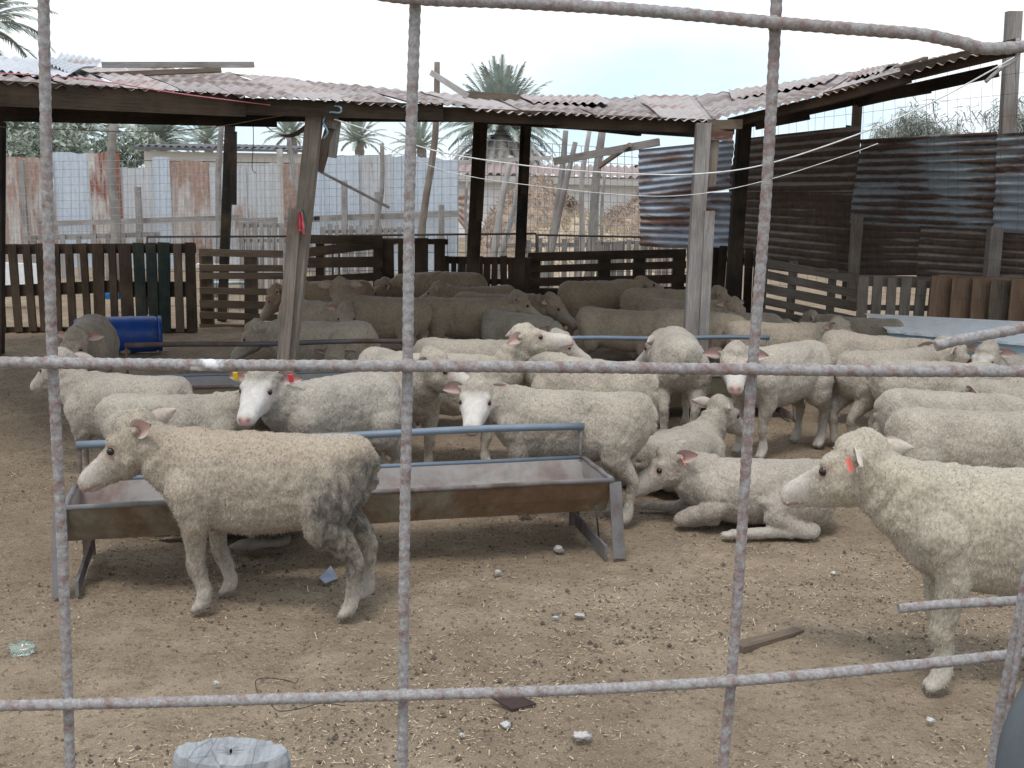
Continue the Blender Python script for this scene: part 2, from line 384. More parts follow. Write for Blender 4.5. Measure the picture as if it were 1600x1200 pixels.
# ================================================================ SHED
EAVE = [(-170, 110, 4.9), (0, 127, 5.4), (370, 150, 6.3), (640, 162, 7.0), (830, 180, 7.4), (1120, 188, 8.0), (1280, 150, 7.4), (1400, 118, 6.8), (1580, 72, 6.15), (1720, 38, 5.7)]
BACK = [(-420, 60, 9.5), (-60, 98, 10), (270, 106, 11), (540, 131, 11.5), (770, 153, 12), (1090, 150, 12.3), (1340, 113, 11.5), (1450, 92, 10.5), (1600, 66, 9.6), (1760, 30, 9.0)]
EV = [P(*e) for e in EAVE]; BK = [P(*e) for e in BACK]
def poly_at(pts, t):
    k = min(int(t), len(pts)-2); return lerp(pts[k], pts[k+1], t-k)
shed = empty('livestock_shed', (0, 8, 0)); bpy.context.view_layer.update()
tag(shed, 'low open sheep shed with sagging faded red corrugated tin roof on timber posts', 'shed')
def pin(o, root):           # child built in world space under a moved root
    o.parent = root; o.matrix_parent_inverse = root.matrix_world.inverted(); return o
def roof_run(t0, t1, mat, seed, over=0.0, lift=0.0, back=1.0):
    a, b = poly_at(EV, t0), poly_at(EV, t1); d, c = poly_at(BK, t0), poly_at(BK, t1)
    d = lerp(a, d, back); c = lerp(b, c, back)
    da = (a-d).normalized()*over; db = (b-c).normalized()*over; up = Vector((0, 0, lift))
    mb = corr(a+da+up, b+db+up, c+up, d+up, None, .0088, .076, 12, .016, seed, .012)
    pin(mb.build('roof_sheet', mat), shed)
ts = [0, .5, 1, 1.25, 1.5, 1.75, 2, 2.33, 2.66, 3, 3.5, 4, 4.35, 4.7, 5.0, 5.5, 6, 6.5, 7, 7.4, 7.75, 8.1, 8.6, 9]
for i in range(len(ts)-1):
    ov = random.uniform(.05, .09)
    roof_run(ts[i]-.02*(i > 0), ts[i+1], 'roof_b' if i % 3 == 1 else 'roof', i, ov, .004*(i % 2)+.002, random.uniform(.97, 1.0))
for i, (t0, t1) in enumerate([(4.1, 4.5), (5.2, 5.9), (6.1, 6.6)]):       # overlapping second layer
    a, b = poly_at(EV, t0), poly_at(EV, t1); d, c = poly_at(BK, t0), poly_at(BK, t1)
    up = Vector((0, 0, .03))
    pin(corr(lerp(a, d, .45)+up, lerp(b, c, .42)+up, lerp(b, c, .97)+up, lerp(a, d, .95)+up, None, .01, .076, 8, .015, 40+i, .01).build('roof_sheet', 'roof_b'), shed)
# beams under the eave
def beam_px(name, mat, a, b, w, h, root=None, taper=1.0):
    A = P(*a) if len(a) == 3 else Vector(a[:3]); B = P(*b) if len(b) == 3 else Vector(b[:3])
    o = one(name, mat, None, lambda mb: mb.beam(A, B, w, h, (0, 0, 1), taper, .003))
    return pin(o, root) if root else o
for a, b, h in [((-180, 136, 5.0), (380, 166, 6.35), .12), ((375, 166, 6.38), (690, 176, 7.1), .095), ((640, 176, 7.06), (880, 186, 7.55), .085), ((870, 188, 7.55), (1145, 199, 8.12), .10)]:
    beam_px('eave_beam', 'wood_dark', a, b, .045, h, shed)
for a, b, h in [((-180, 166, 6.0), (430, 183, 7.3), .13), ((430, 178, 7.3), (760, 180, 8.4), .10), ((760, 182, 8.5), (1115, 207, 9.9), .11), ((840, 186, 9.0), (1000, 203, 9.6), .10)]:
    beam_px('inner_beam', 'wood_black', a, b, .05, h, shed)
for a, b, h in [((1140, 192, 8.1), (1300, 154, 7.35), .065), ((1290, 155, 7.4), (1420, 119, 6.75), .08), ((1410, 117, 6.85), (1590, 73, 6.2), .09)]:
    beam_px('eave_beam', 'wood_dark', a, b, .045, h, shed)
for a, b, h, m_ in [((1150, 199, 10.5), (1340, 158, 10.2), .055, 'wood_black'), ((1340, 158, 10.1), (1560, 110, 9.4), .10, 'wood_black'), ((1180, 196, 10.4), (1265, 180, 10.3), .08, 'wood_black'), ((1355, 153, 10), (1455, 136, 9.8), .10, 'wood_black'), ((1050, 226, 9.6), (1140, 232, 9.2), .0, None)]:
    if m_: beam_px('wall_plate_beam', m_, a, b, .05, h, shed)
# hanging curl of tin behind the left post
a = P(405, 190, 7.4); b = P(482, 190, 7.6)
mbc = MB(); vs = []; 
for i in range(13):
    t = i/12; p = lerp(a, b, t) + Vector((0, 0, -.085*math.sin(math.pi*t))); vs += [p, p+Vector((-.15, .9, .02))]
mbc.add(vs, [(2*i, 2*i+2, 2*i+3, 2*i+1) for i in range(12)], None, True); pin(mbc.build('sagging_ceiling_sheet', 'wall_dark'), shed)
# posts of the shed
def post_px(name, mat, top, bot, w, h, root=shed, taper=1.0):
    A = P(*bot); B = P(*top); d = (B-A)
    return pin(one(name, mat, None, lambda mb: mb.beam(A, B, w, h, (0, 1, 0), taper, .004)), root)
gp = G(440, 668); gb = (440, 668, gp.y)
# left front post : long board, short doubled board, offcuts
post_px('front_post', 'wood_post', (493, 172, gp.y+.0), gb, .098, .075)
post_px('post_side_board', 'wood_post', (461, 326, gp.y-.06), (434, 668, gp.y-.06), .075, .05)
post_px('post_offcut', 'wood_mid', (517, 198, gp.y+.06), (497, 268, gp.y+.08), .06, .05)
post_px('post_offcut', 'wood_post', (519, 176, gp.y+.0), (516, 200, gp.y+.0), .075, .05)
post_px('post_offcut', 'wood_grey', (527, 190, gp.y+.05), (519, 246, gp.y+.05), .045, .03)
# right front post
gp2 = G(1078, 629)
post_px('front_post', 'wood_grey', (1099, 192, gp2.y), (1072, 629, gp2.y), .095, .09)
post_px('post_side_board', 'wood_grey', (1109, 330, gp2.y-.05), (1094, 629, gp2.y-.05), .07, .04)
post_px('post_side_board', 'wood_post', (1117, 200, gp2.y+.02), (1109, 290, gp2.y+.02), .07, .05)
post_px('post_side_board', 'wood_mid', (1105, 196, gp2.y+.0), (1160, 194, gp2.y+.0), .07, .03)
post_px('post_bracket', 'wall_pale', (1128, 204, gp2.y-.02), (1126, 220, gp2.y-.02), .16, .03)
# dark rear posts
def bp(px, py, Y, px0, w, mat='wood_black'):
    g_ = P(px0, 600, Y); base = Vector((g_.x, Y, 0)); top = P(px, py, Y)
    pin(one('rear_post', mat, None, lambda mb: mb.beam(base, top, w, w*.8, (0, 1, 0), 1, .006)), shed)
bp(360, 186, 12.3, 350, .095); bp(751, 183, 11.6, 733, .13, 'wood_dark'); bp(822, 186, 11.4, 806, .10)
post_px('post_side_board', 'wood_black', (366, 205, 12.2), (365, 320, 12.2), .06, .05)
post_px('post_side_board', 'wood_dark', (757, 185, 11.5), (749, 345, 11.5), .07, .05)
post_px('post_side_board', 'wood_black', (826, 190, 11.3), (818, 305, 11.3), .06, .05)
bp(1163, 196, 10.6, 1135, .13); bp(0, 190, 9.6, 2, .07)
# timbers and loose sheets on top of the roof
def thing_px(name, mat, a, b, w, h, label, cat, group=None, taper=1.0, fn=None):
    o = beam_px(name, mat, a, b, w, h, None, taper); tag(o, label, cat, group); return o
thing_px('timber', 'wood_grey', (160, 101, 8.6), (396, 101, 9.2), .05, .042, 'long grey timber lying level on top of the tin roof at left', 'timber', 'loose timbers on the shed roof')
thing_px('timber', 'wood_mid', (118, 119, 8.2), (345, 109, 8.6), .04, .035, 'shorter grey timber on the roof just below the long level one', 'timber', 'loose timbers on the shed roof')
thing_px('timber', 'wood_mid', (725, 148, 10.4), (812, 153, 10.6), .06, .06, 'dark board lying flat on the roof below the palm crown', 'timber', 'loose timbers on the shed roof')
thing_px('timber', 'wood_pale', (673, 113, 10.2), (731, 150, 10.2), .055, .05, 'pale stick leaning on the roof against the splintered pole top', 'timber', 'loose timbers on the shed roof')
thing_px('timber', 'wood_mid', (1400, 108, 9.4), (1447, 92, 9.6), .05, .04, 'dark board end sticking up over the right wing of the roof', 'timber', 'loose timbers on the shed roof')
def loose(pts, seed, label, mat='roof_loose'):
    A, B, C, D = [P(*p) for p in pts]
    tag(corr(A, B, C, D, None, .009, .076, 10, .03, seed, .05).build('roof_tin_sheet', mat), label, 'tin sheet', 'loose tin sheets on the shed roof')
loose([(-80, 122, 6.6), (120, 121, 7.0), (75, 95, 8.2), (-120, 90, 8)], 61, 'pale loose tin sheet tipped over the roof edge at far left')
loose([(70, 100, 7.6), (110, 118, 7.2), (165, 97, 8.3), (95, 86, 8.8)], 62, 'torn ragged tin sheet with rusted edge beside the long roof timber')
loose([(40, 104, 7.4), (125, 122, 7.1), (75, 128, 6.7), (-30, 112, 6.9)], 63, 'narrow buckled tin strip hanging over the left eave', 'roof_loose')

# ================================================================ CORRUGATED WALL, right
wall = empty('corrugated_wall', (2.8, 11.4, 0)); bpy.context.view_layer.update()
tag(wall, 'high patched wall of rusty horizontal corrugated tin sheets on the right of the yard', 'wall')
def wsheet(p0, p1, p2, p3, mat, seed, amp=.010, pitch=.078, rag=.02, lift=0):
    A, B, C, D = [P(*q) for q in (p0, p1, p2, p3)]    # p0 bottom-left, p1 top-left, p2 top-right, p3 bottom-right
    nrm = Vector((-.65, -.76, 0))*lift
    pin(corr(A+nrm, B+nrm, C+nrm, D+nrm, None, amp, pitch, 10, .012, seed, rag).build('wall_sheet', mat), wall)
def YW(px): return 13.0 - (px-1000)*3.0/600
wsheet((1000, 312, YW(1000)), (1000, 234, YW(1000)), (1148, 219, YW(1148)), (1146, 296, YW(1148)), 'wall_blue', 1, lift=.03)
wsheet((1000, 385, YW(1000)), (1000, 304, YW(1000)), (1146, 300, YW(1148)), (1140, 392, YW(1148)), 'wall_blue', 2)
wsheet((1140, 300, YW(1150)), (1152, 218, YW(1150)), (1348, 196, YW(1340)), (1340, 300, YW(1340)), 'wall_dark', 3, lift=.03)
wsheet((1138, 412, YW(1150)), (1142, 292, YW(1150)), (1345, 292, YW(1340)), (1335, 440, YW(1340)), 'wall_dark2', 4)
wsheet((1330, 348, YW(1340)), (1348, 218, YW(1340)), (1562, 206, YW(1562)), (1560, 358, YW(1562)), 'wall_patch', 5, lift=.04)
wsheet((1555, 362, YW(1562)), (1560, 210, YW(1562)), (1760, 196, YW(1760)), (1760, 374, YW(1760)), 'wall_pale', 6, lift=.05)
wsheet((1330, 432, YW(1340)), (1334, 340, YW(1340)), (1445, 346, YW(1445)), (1440, 430, YW(1445)), 'wall_dark2', 7)
wsheet((1435, 434, YW(1445)), (1440, 344, YW(1445)), (1610, 355, YW(1610)), (1606, 444, YW(1610)), 'wall_dark2', 8, lift=.02)
wsheet((1600, 450, YW(1610)), (1604, 350, YW(1610)), (1790, 360, YW(1780)), (1790, 460, YW(1780)), 'wall_dark2', 9)
for (x0, y0, x1, y1, w, m_) in [(1584, 18, 1560, 470, .13, 'wood_grey'), (1341, 150, 1322, 470, .085, 'wood_dark'), (1556, 355, 1545, 470, .12, 'wood_grey'), (1340, 335, 1330, 480, .10, 'wood_post'), (1573, 60, 1566, 210, .05, 'wood_post'), (1326, 196, 1322, 215, .05, 'wood_dark')]:
    Y = YW(x0)+(.16 if y0 < 200 else -.12); pin(one('wall_post', m_, None, lambda mb: mb.beam(P(x0, y0, Y), P(x1, y1, Y), w, w*.7, (0, 1, 0), 1, .004)), wall)
# foot rail under the sheets
pin(one('wall_rail', 'wood_dark', None, lambda mb: mb.beam(P(1330, 436, YW(1340)-.1), P(1620, 448, YW(1610)-.1), .05, .07)), wall)

# wire mesh above the wall and beyond the shed
def wiremesh(name, a, b, c, d, nx, ny, r, mat, label, cat, jit=.004):   # a,b top-left/right ; d,c bottom-left/right (px,py,Y)
    A, B, C, D = [P(*q) for q in (a, b, c, d)]; mb = MB()
    for i in range(nx+1):
        t = i/nx; p, q = lerp(A, B, t), lerp(D, C, t); m_ = lerp(p, q, .5)+Vector((random.uniform(-jit, jit)*3, 0, 0)); mb.tube([p, m_, q], r, 4, False)
    for j in range(ny+1):
        t = j/ny; p, q = lerp(A, D, t), lerp(B, C, t); mb.tube([lerp(p, q, k/6)+Vector((0, 0, random.uniform(-jit, jit))) for k in range(7)], r, 4, False)
    tag(mb.build(name, mat), label, cat)
wiremesh('wire_netting', (1150, 150, 10.9), (1700, 60, 9), (1700, 480, 9.0), (1150, 440, 10.9), 34, 12, .0014, 'wire', 'rusty wire netting strung in front of the tin wall and above it', 'netting', .012)
wiremesh('wire_netting', (716, 215, 15), (1010, 235, 15), (1010, 400, 15), (716, 395, 15), 26, 14, .004, 'wire_far', 'square wire netting in front of the white house and straw heap', 'netting')
wiremesh('wire_netting', (-40, 255, 14.5), (716, 240, 14.5), (716, 392, 14.5), (-40, 400, 14.5), 60, 12, .003, 'wire_far', 'square wire netting in front of the vertical tin fence', 'netting')

# ================================================================ VERTICAL TIN FENCE, rear left
tf = empty('tin_fence', (-6, 20, 0)); bpy.context.view_layer.update()
tag(tf, 'pale blue and rusty upright corrugated tin fence behind the pens', 'fence')
fs_ = [(-130, -20, 250, 'fence_grey'), (-22, 30, 246, 'fence_rust'), (28, 82, 247, 'fence_rust'), (80, 138, 238, 'fence_blue'), (136, 186, 240, 'fence_red'), (184, 240, 262, 'fence_grey'), (236, 264, 243, 'fence_blue'), (262, 327, 252, 'fence_rust'), (325, 384, 263, 'fence_grey'), (380, 442, 258, 'fence_grey'), (440, 482, 257, 'fence_rust'), (480, 512, 262, 'fence_blue'), (506, 560, 244, 'fence_blue'), (556, 612, 243, 'fence_grey'), (609, 660, 245, 'fence_blue'), (658, 716, 248, 'fence_blue')]
for i, (x0, x1, yt, m_) in enumerate(fs_):
    Y = 20+.03*(i % 2); bl, br = P(x0, 600, Y), P(x1, 600, Y); bl.z = br.z = 0
    tl, tr = P(x0+2, yt+random.uniform(-2, 2), Y), P(x1, yt+random.uniform(-3, 3), Y)
    bl.x = tl.x+.02; br.x = tr.x+.02
    pin(corr(bl, br, tr, tl, None, .011, .085, 8, .015, 100+i, .04, 6).build('fence_sheet', m_), tf)
pin(one('fence_rail', 'wood_grey', None, lambda mb: mb.beam(P(60, 350, 19.8), P(372, 340, 19.8), .05, .09)), tf)
pin(one('fence_rail', 'wood_grey', None, lambda mb: mb.beam(P(372, 345, 19.8), P(500, 342, 19.8), .05, .09)), tf)
pin(one('fence_rail', 'wood_grey', None, lambda mb: mb.beam(P(480, 342, 19.8), P(722, 334, 19.8), .05, .11)), tf)
for px, yt in [(33, 250), (215, 292), (437, 233), (538, 283), (590, 300), (690, 320)]:
    t_ = P(px, yt, 19.6); pin(one('fence_post', 'wood_pale' if px == 437 else 'wood_grey', None, lambda mb: mb.beam(Vector((t_.x, t_.y, 0)), t_, .10, .07, (0, 1, 0))), tf)
pin(corr(P(716, 345, 19), P(716, 305, 19), P(732, 300, 19), P(736, 372, 19), None, .012, .09, 4, .03, 77, .03).build('fence_sheet', 'fence_rust'), tf)

# ================================================================ POLES beyond the pens
poles = [((683, 97, 14), (662, 375), .055, 'wood_post', 'tall dark pole with a splintered top poking above the roof'),
 ((597, 224, 15), (588, 360), .045, 'wood_grey', 'crooked grey pole with a bent tip in front of the tin fence'),
 ((347, 190, 15), (342, 360), .055, 'wood_grey', 'straight grey pole beside the leftmost black shed post'),
 ((450, 206, 16), (482, 375), .05, 'wood_grey', 'grey stick leaning right behind the left shed post'),
 ((799, 243, 15), (778, 372), .06, 'wood_pale', 'pale pole leaning right between the two black shed posts'),
 ((811, 262, 15.3), (789, 372), .05, 'wood_pale', 'thin pale stick close beside the second black shed post'),
 ((884, 204, 14.5), (854, 395), .055, 'wood_grey', 'grey pole leaning right, first right of the black posts'),
 ((899, 222, 14.2), (864, 400), .05, 'wood_grey', 'leaning grey pole with jagged top, second right of the black posts'),
 ((921, 205, 14.6), (905, 395), .045, 'wood_pale', 'slim straight pole rising to the roof, left of the knotty one'),
 ((941, 205, 14.3), (922, 400), .075, 'wood_grey', 'thick knotty grey pole next to the blue tin wall'),
 ((178, 190, 17), (178, 262), .09, 'bark', 'short brown trunk stub above the tin fence at left'),
 ((730, 284, 17), (729, 330), .03, 'wood_grey', 'small stake in front of the white house'),
 ((946, 270, 17), (944, 360), .03, 'wood_grey', 'thin stake standing in front of the straw slope')]
for (t, bt, w, m_, lab) in poles:
    T = P(*t); b_ = P(bt[0], bt[1], t[2]); dd = (b_-T); k = -T.z/dd.z; base = T+dd*k
    pts = smoothcurve([base, lerp(base, T, .35)+Vector((random.uniform(-.04, .04), 0, 0)), lerp(base, T, .7)+Vector((random.uniform(-.05, .05), 0, 0)), T], 3)
    tag(one('leaning_pole', m_, None, lambda mb: mb.tube(pts, [w*(1-.4*i/len(pts)) for i in range(len(pts))], 7)), lab, 'pole', 'poles standing beyond the pens')
tag(beam_px('cross_plank', 'wood_grey', (866, 252, 13.6), (1030, 222, 12.9), .05, .085), 'long grey plank slung slanting across the leaning poles', 'plank')
tag(beam_px('cross_plank', 'wood_post', (936, 260, 13.7), (985, 226, 13.0), .04, .05), 'short dark brace board under the slanting grey plank', 'plank')
tag(beam_px('cross_plank', 'wood_pale', (718, 254, 14.6), (862, 246, 14.5), .035, .05), 'pale thin rail running level left of the leaning poles', 'plank')
tag(beam_px('brace_stick', 'wood_grey', (500, 268, 12.5), (608, 324, 13.5), .018, .028), 'thin grey stick slanting down to the right before the tin fence', 'stick')

# ================================================================ PENS
def ground_px(px, Y): v = P(px, 500, Y); return Vector((v.x, Y, 0))
def pickets(name, label, x0, x1, Y0, Y1, top0, top1, n_, w, mat, rails, root_label_cat='fence', skip=(), group=None, base=0.0, mats=None, part='picket', wv=.25):
    root = empty(name, tuple(ground_px((x0+x1)/2, (Y0+Y1)/2))); bpy.context.view_layer.update(); tag(root, label, root_label_cat, group)
    for i in range(n_):
        if i in skip: continue
        t = (i+.5)/n_; px = lerp(x0, x1, t); Y = lerp(Y0, Y1, t); T = P(px+random.uniform(-1, 1), lerp(top0, top1, t)+random.uniform(-3, 3), Y)
        b_ = Vector((T.x+random.uniform(-.02, .02), Y, base)); mm = mats[i % len(mats)] if mats else mat
        pin(one(part, mm, None, lambda mb: mb.beam(b_, T, w*random.uniform(1-wv, 1+wv), .02, (0, 1, 0), 1, .004)), root)
    for ry0, ry1, h in rails:
        pin(one('rail', mat, None, lambda mb: mb.beam(P(x0, ry0, Y0+.035), P(x1, ry1, Y1+.035), .03, h)), root)
    return root
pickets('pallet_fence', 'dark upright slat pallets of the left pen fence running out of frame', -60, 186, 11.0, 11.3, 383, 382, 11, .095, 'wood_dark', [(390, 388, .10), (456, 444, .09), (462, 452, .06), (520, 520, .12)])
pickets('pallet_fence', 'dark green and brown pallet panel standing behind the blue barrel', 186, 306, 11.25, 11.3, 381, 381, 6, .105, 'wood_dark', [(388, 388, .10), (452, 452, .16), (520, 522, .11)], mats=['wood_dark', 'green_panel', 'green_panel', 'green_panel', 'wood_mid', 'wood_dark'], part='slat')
def slats(name, label, x0, x1, Y0, Y1, ys0, ys1, h, mat, posts, pw=.09, ptop=-6, group=None):
    root = empty(name, tuple(ground_px((x0+x1)/2, (Y0+Y1)/2))); bpy.context.view_layer.update(); tag(root, label, 'fence', group)
    for a, b in zip(ys0, ys1):
        pin(one('slat', mat, None, lambda mb: mb.beam(P(x0, a+random.uniform(-1, 1), Y0), P(x1, b+random.uniform(-1, 1), Y1), .02, h*random.uniform(.85, 1.15), (0, 0, 1), 1, .004)), root)
    for px in posts:
        t = (px-x0)/(x1-x0); Y = lerp(Y0, Y1, t)+.05; T = P(px, lerp(ys0[0], ys1[0], t)+ptop, Y)
        pin(one('post', mat, None, lambda mb: mb.beam(Vector((T.x-.01, Y, 0)), T, pw, .06, (0, 1, 0), 1, .004)), root)
    return root
slats('slat_gate', 'brown level slat gate between the dark panel and the left shed post', 312, 442, 11.8, 11.9, [394, 419, 432, 453, 475, 492, 512], [398, 420, 431, 456, 478, 496, 514], .075, 'wood_mid', [322, 392], .14)
slats('slat_fence', 'dark level board fence right behind the left shed post', 470, 598, 12.0, 12.0, [374, 396, 410, 438, 462], [376, 380, 408, 432, 460], .10, 'wood_dark', [500, 590], .09)
pickets('post_row', 'row of thick dark stakes behind the flock at centre', 592, 700, 12.1, 12.0, 370, 372, 4, .15, 'wood_dark', [(376, 378, .06)])
pickets('pallet_fence', 'narrow upright slat panel between the black shed posts', 690, 832, 12.2, 12.2, 400, 403, 11, .07, 'wood_dark', [(406, 408, .08), (440, 440, .06)], part='slat')
slats('slat_fence', 'dark level board fence left of the right shed post', 826, 1072, 12.4, 12.2, [402, 420, 440, 458, 476], [396, 414, 436, 454, 474], .085, 'wood_dark', [835, 945, 1000, 1062], .14)
slats('slat_fence', 'leaning grey slat fence sinking to the right before the tin wall', 1186, 1338, 10.9, 10.3, [408, 428, 448, 468, 486], [436, 458, 480, 500, 516], .075, 'wood_post', [1195, 1240, 1302], .07, -10)
pickets('post_row', 'dark uneven stakes in the corner right of the right shed post', 1112, 1190, 11.6, 11.2, 385, 392, 6, .07, 'wood_dark', [(404, 408, .05)])
pickets('picket_fence', 'low grey picket fence below the tin wall', 1338, 1474, 10.0, 9.8, 432, 438, 6, .08, 'wood_post', [(438, 442, .10), (480, 482, .05)])
pickets('board_fence', 'orange stained board fence below the tin wall at right', 1466, 1680, 9.75, 9.3, 432, 442, 7, .262, 'wood_orange', [(433, 442, .05)], mats=['wood_orange', 'wood_orange', 'wood_orange', 'wood_mid'], part='board', wv=.04)
pickets('picket_fence', 'pale grey picket row beyond the pen before the tin fence', 372, 446, 16, 16, 348, 350, 7, .07, 'wood_grey', [(352, 352, .06), (376, 376, .05)])
pickets('picket_fence', 'low grey stakes in front of the straw heap', 930, 1060, 14, 13.8, 378, 374, 11, .07, 'wood_grey', [(380, 378, .04)])
pickets('picket_fence', 'low grey stakes and rail below the tin fence at left', 40, 250, 17.5, 17.5, 368, 362, 9, .08, 'wood_grey', [(372, 366, .08)])
pickets('picket_fence', 'jumbled low grey pickets at centre behind the wire gate', 500, 640, 16.5, 16.5, 352, 356, 13, .07, 'wood_grey', [(362, 360, .05), (380, 380, .05)])
pickets('picket_fence', 'grey stakes beyond the black posts by the straw heap', 760, 930, 15.8, 15.4, 374, 372, 9, .06, 'wood_grey', [(384, 382, .06)])
# pipe and wire gates
def wiregate(label, x0, x1, Y, t0, t1, b0, b1, nv):
    root = empty('wire_gate', tuple(ground_px((x0+x1)/2, Y))); bpy.context.view_layer.update(); tag(root, label, 'gate', 'pipe and wire gates of the pens')
    A, B, C, D = P(x0, t0, Y), P(x1, t1, Y), P(x1, b1, Y), P(x0, b0, Y)
    pin(one('frame', 'iron', None, lambda mb: [mb.tube([p, q], .014, 6) for p, q in ((A, B), (B, C), (C, D), (D, A))]), root)
    def w_(mb):
        for i in range(1, nv): mb.tube([lerp(A, B, i/nv), lerp(D, C, i/nv)], .003, 4, False)
        for j in range(1, 5): mb.tube([lerp(A, D, j/5), lerp(B, C, j/5)], .003, 4, False)
    pin(one('wire_infill', 'iron', None, w_), root)
wiregate('long black pipe and wire gate behind the brown slat gate', 230, 520, 12.9, 370, 369, 505, 505, 16)
wiregate('black pipe and wire gate behind the two black shed posts', 530, 838, 12.8, 368, 365, 505, 505, 20)
wiregate('low black pipe and wire gate in front of the straw heap', 840, 1075, 13.0, 367, 372, 505, 505, 14)
tag(beam_px('white_plank', 'white_paint', (308, 415, 13.4), (440, 420, 13.4), .12, .05), 'white painted plank seen through the brown slat gate', 'plank')
tag(beam_px('white_plank', 'white_paint', (330, 426, 14.2), (436, 428, 14.2), .3, .08), 'wide white board lying behind the brown slat gate', 'plank')
tag(beam_px('white_plank', 'white_paint', (-40, 428, 13.2), (66, 432, 13.2), .1, .30), 'pale blue white board glimpsed through the left pallet fence', 'plank')
tag(one('blue_pipe', 'tank_blue', None, lambda mb: mb.tube([P(331, 442, 13), P(384, 442, 13)], .022)), 'short blue pipe behind the brown slat gate', 'pipe')
for px, lab in ((176, 'bright blue drum half hidden by the left pallet slats'), (228, 'bright blue drum behind the dark green pallet panel')):
    tag(one('blue_drum', 'blue_bright', None, lambda mb: mb.tube([P(px-12, 456, 13), P(px-11, 456, 13), P(px+12, 456, 13), P(px+13, 456, 13)], [.05, .09, .09, .05], 14)), lab, 'drum')
# blue barrel
bl = empty('barrel', tuple(G(205, 553))); bpy.context.view_layer.update(); tag(bl, 'blue plastic barrel lying on its side before the pallets', 'barrel')
a, b = G(118, 553), G(252, 549); rr = .165; a.z = b.z = rr
def bar(mb):
    n_ = 26; pts = [lerp(a, b, i/n_) for i in range(n_+1)]; rad = []
    for i in range(n_+1):
        t = i/n_; r = rr
        if t < .04 or t > .96: r = rr*.93
        if abs(t-.35) < .03 or abs(t-.65) < .03: r = rr*1.03
        if i in (0, n_): r = rr*.86
        rad.append(r)
    mb.tube(pts, rad, 28)
pin(one('drum_body', 'barrel', None, bar), bl)
ax = (b-a).normalized()
pin(one('drum_rim', 'barrel', None, lambda mb: mb.tube([b-ax*.02, b+ax*.012], [rr*1.0, rr*.99], 28)), bl)
tag(one('stone', 'hay', None, lambda mb: mb.blob(G(196, 552)+Vector((0, 0, .03)), (.06, .05, .045), seed=4)), 'brown clod of earth beside the blue barrel', 'stone')

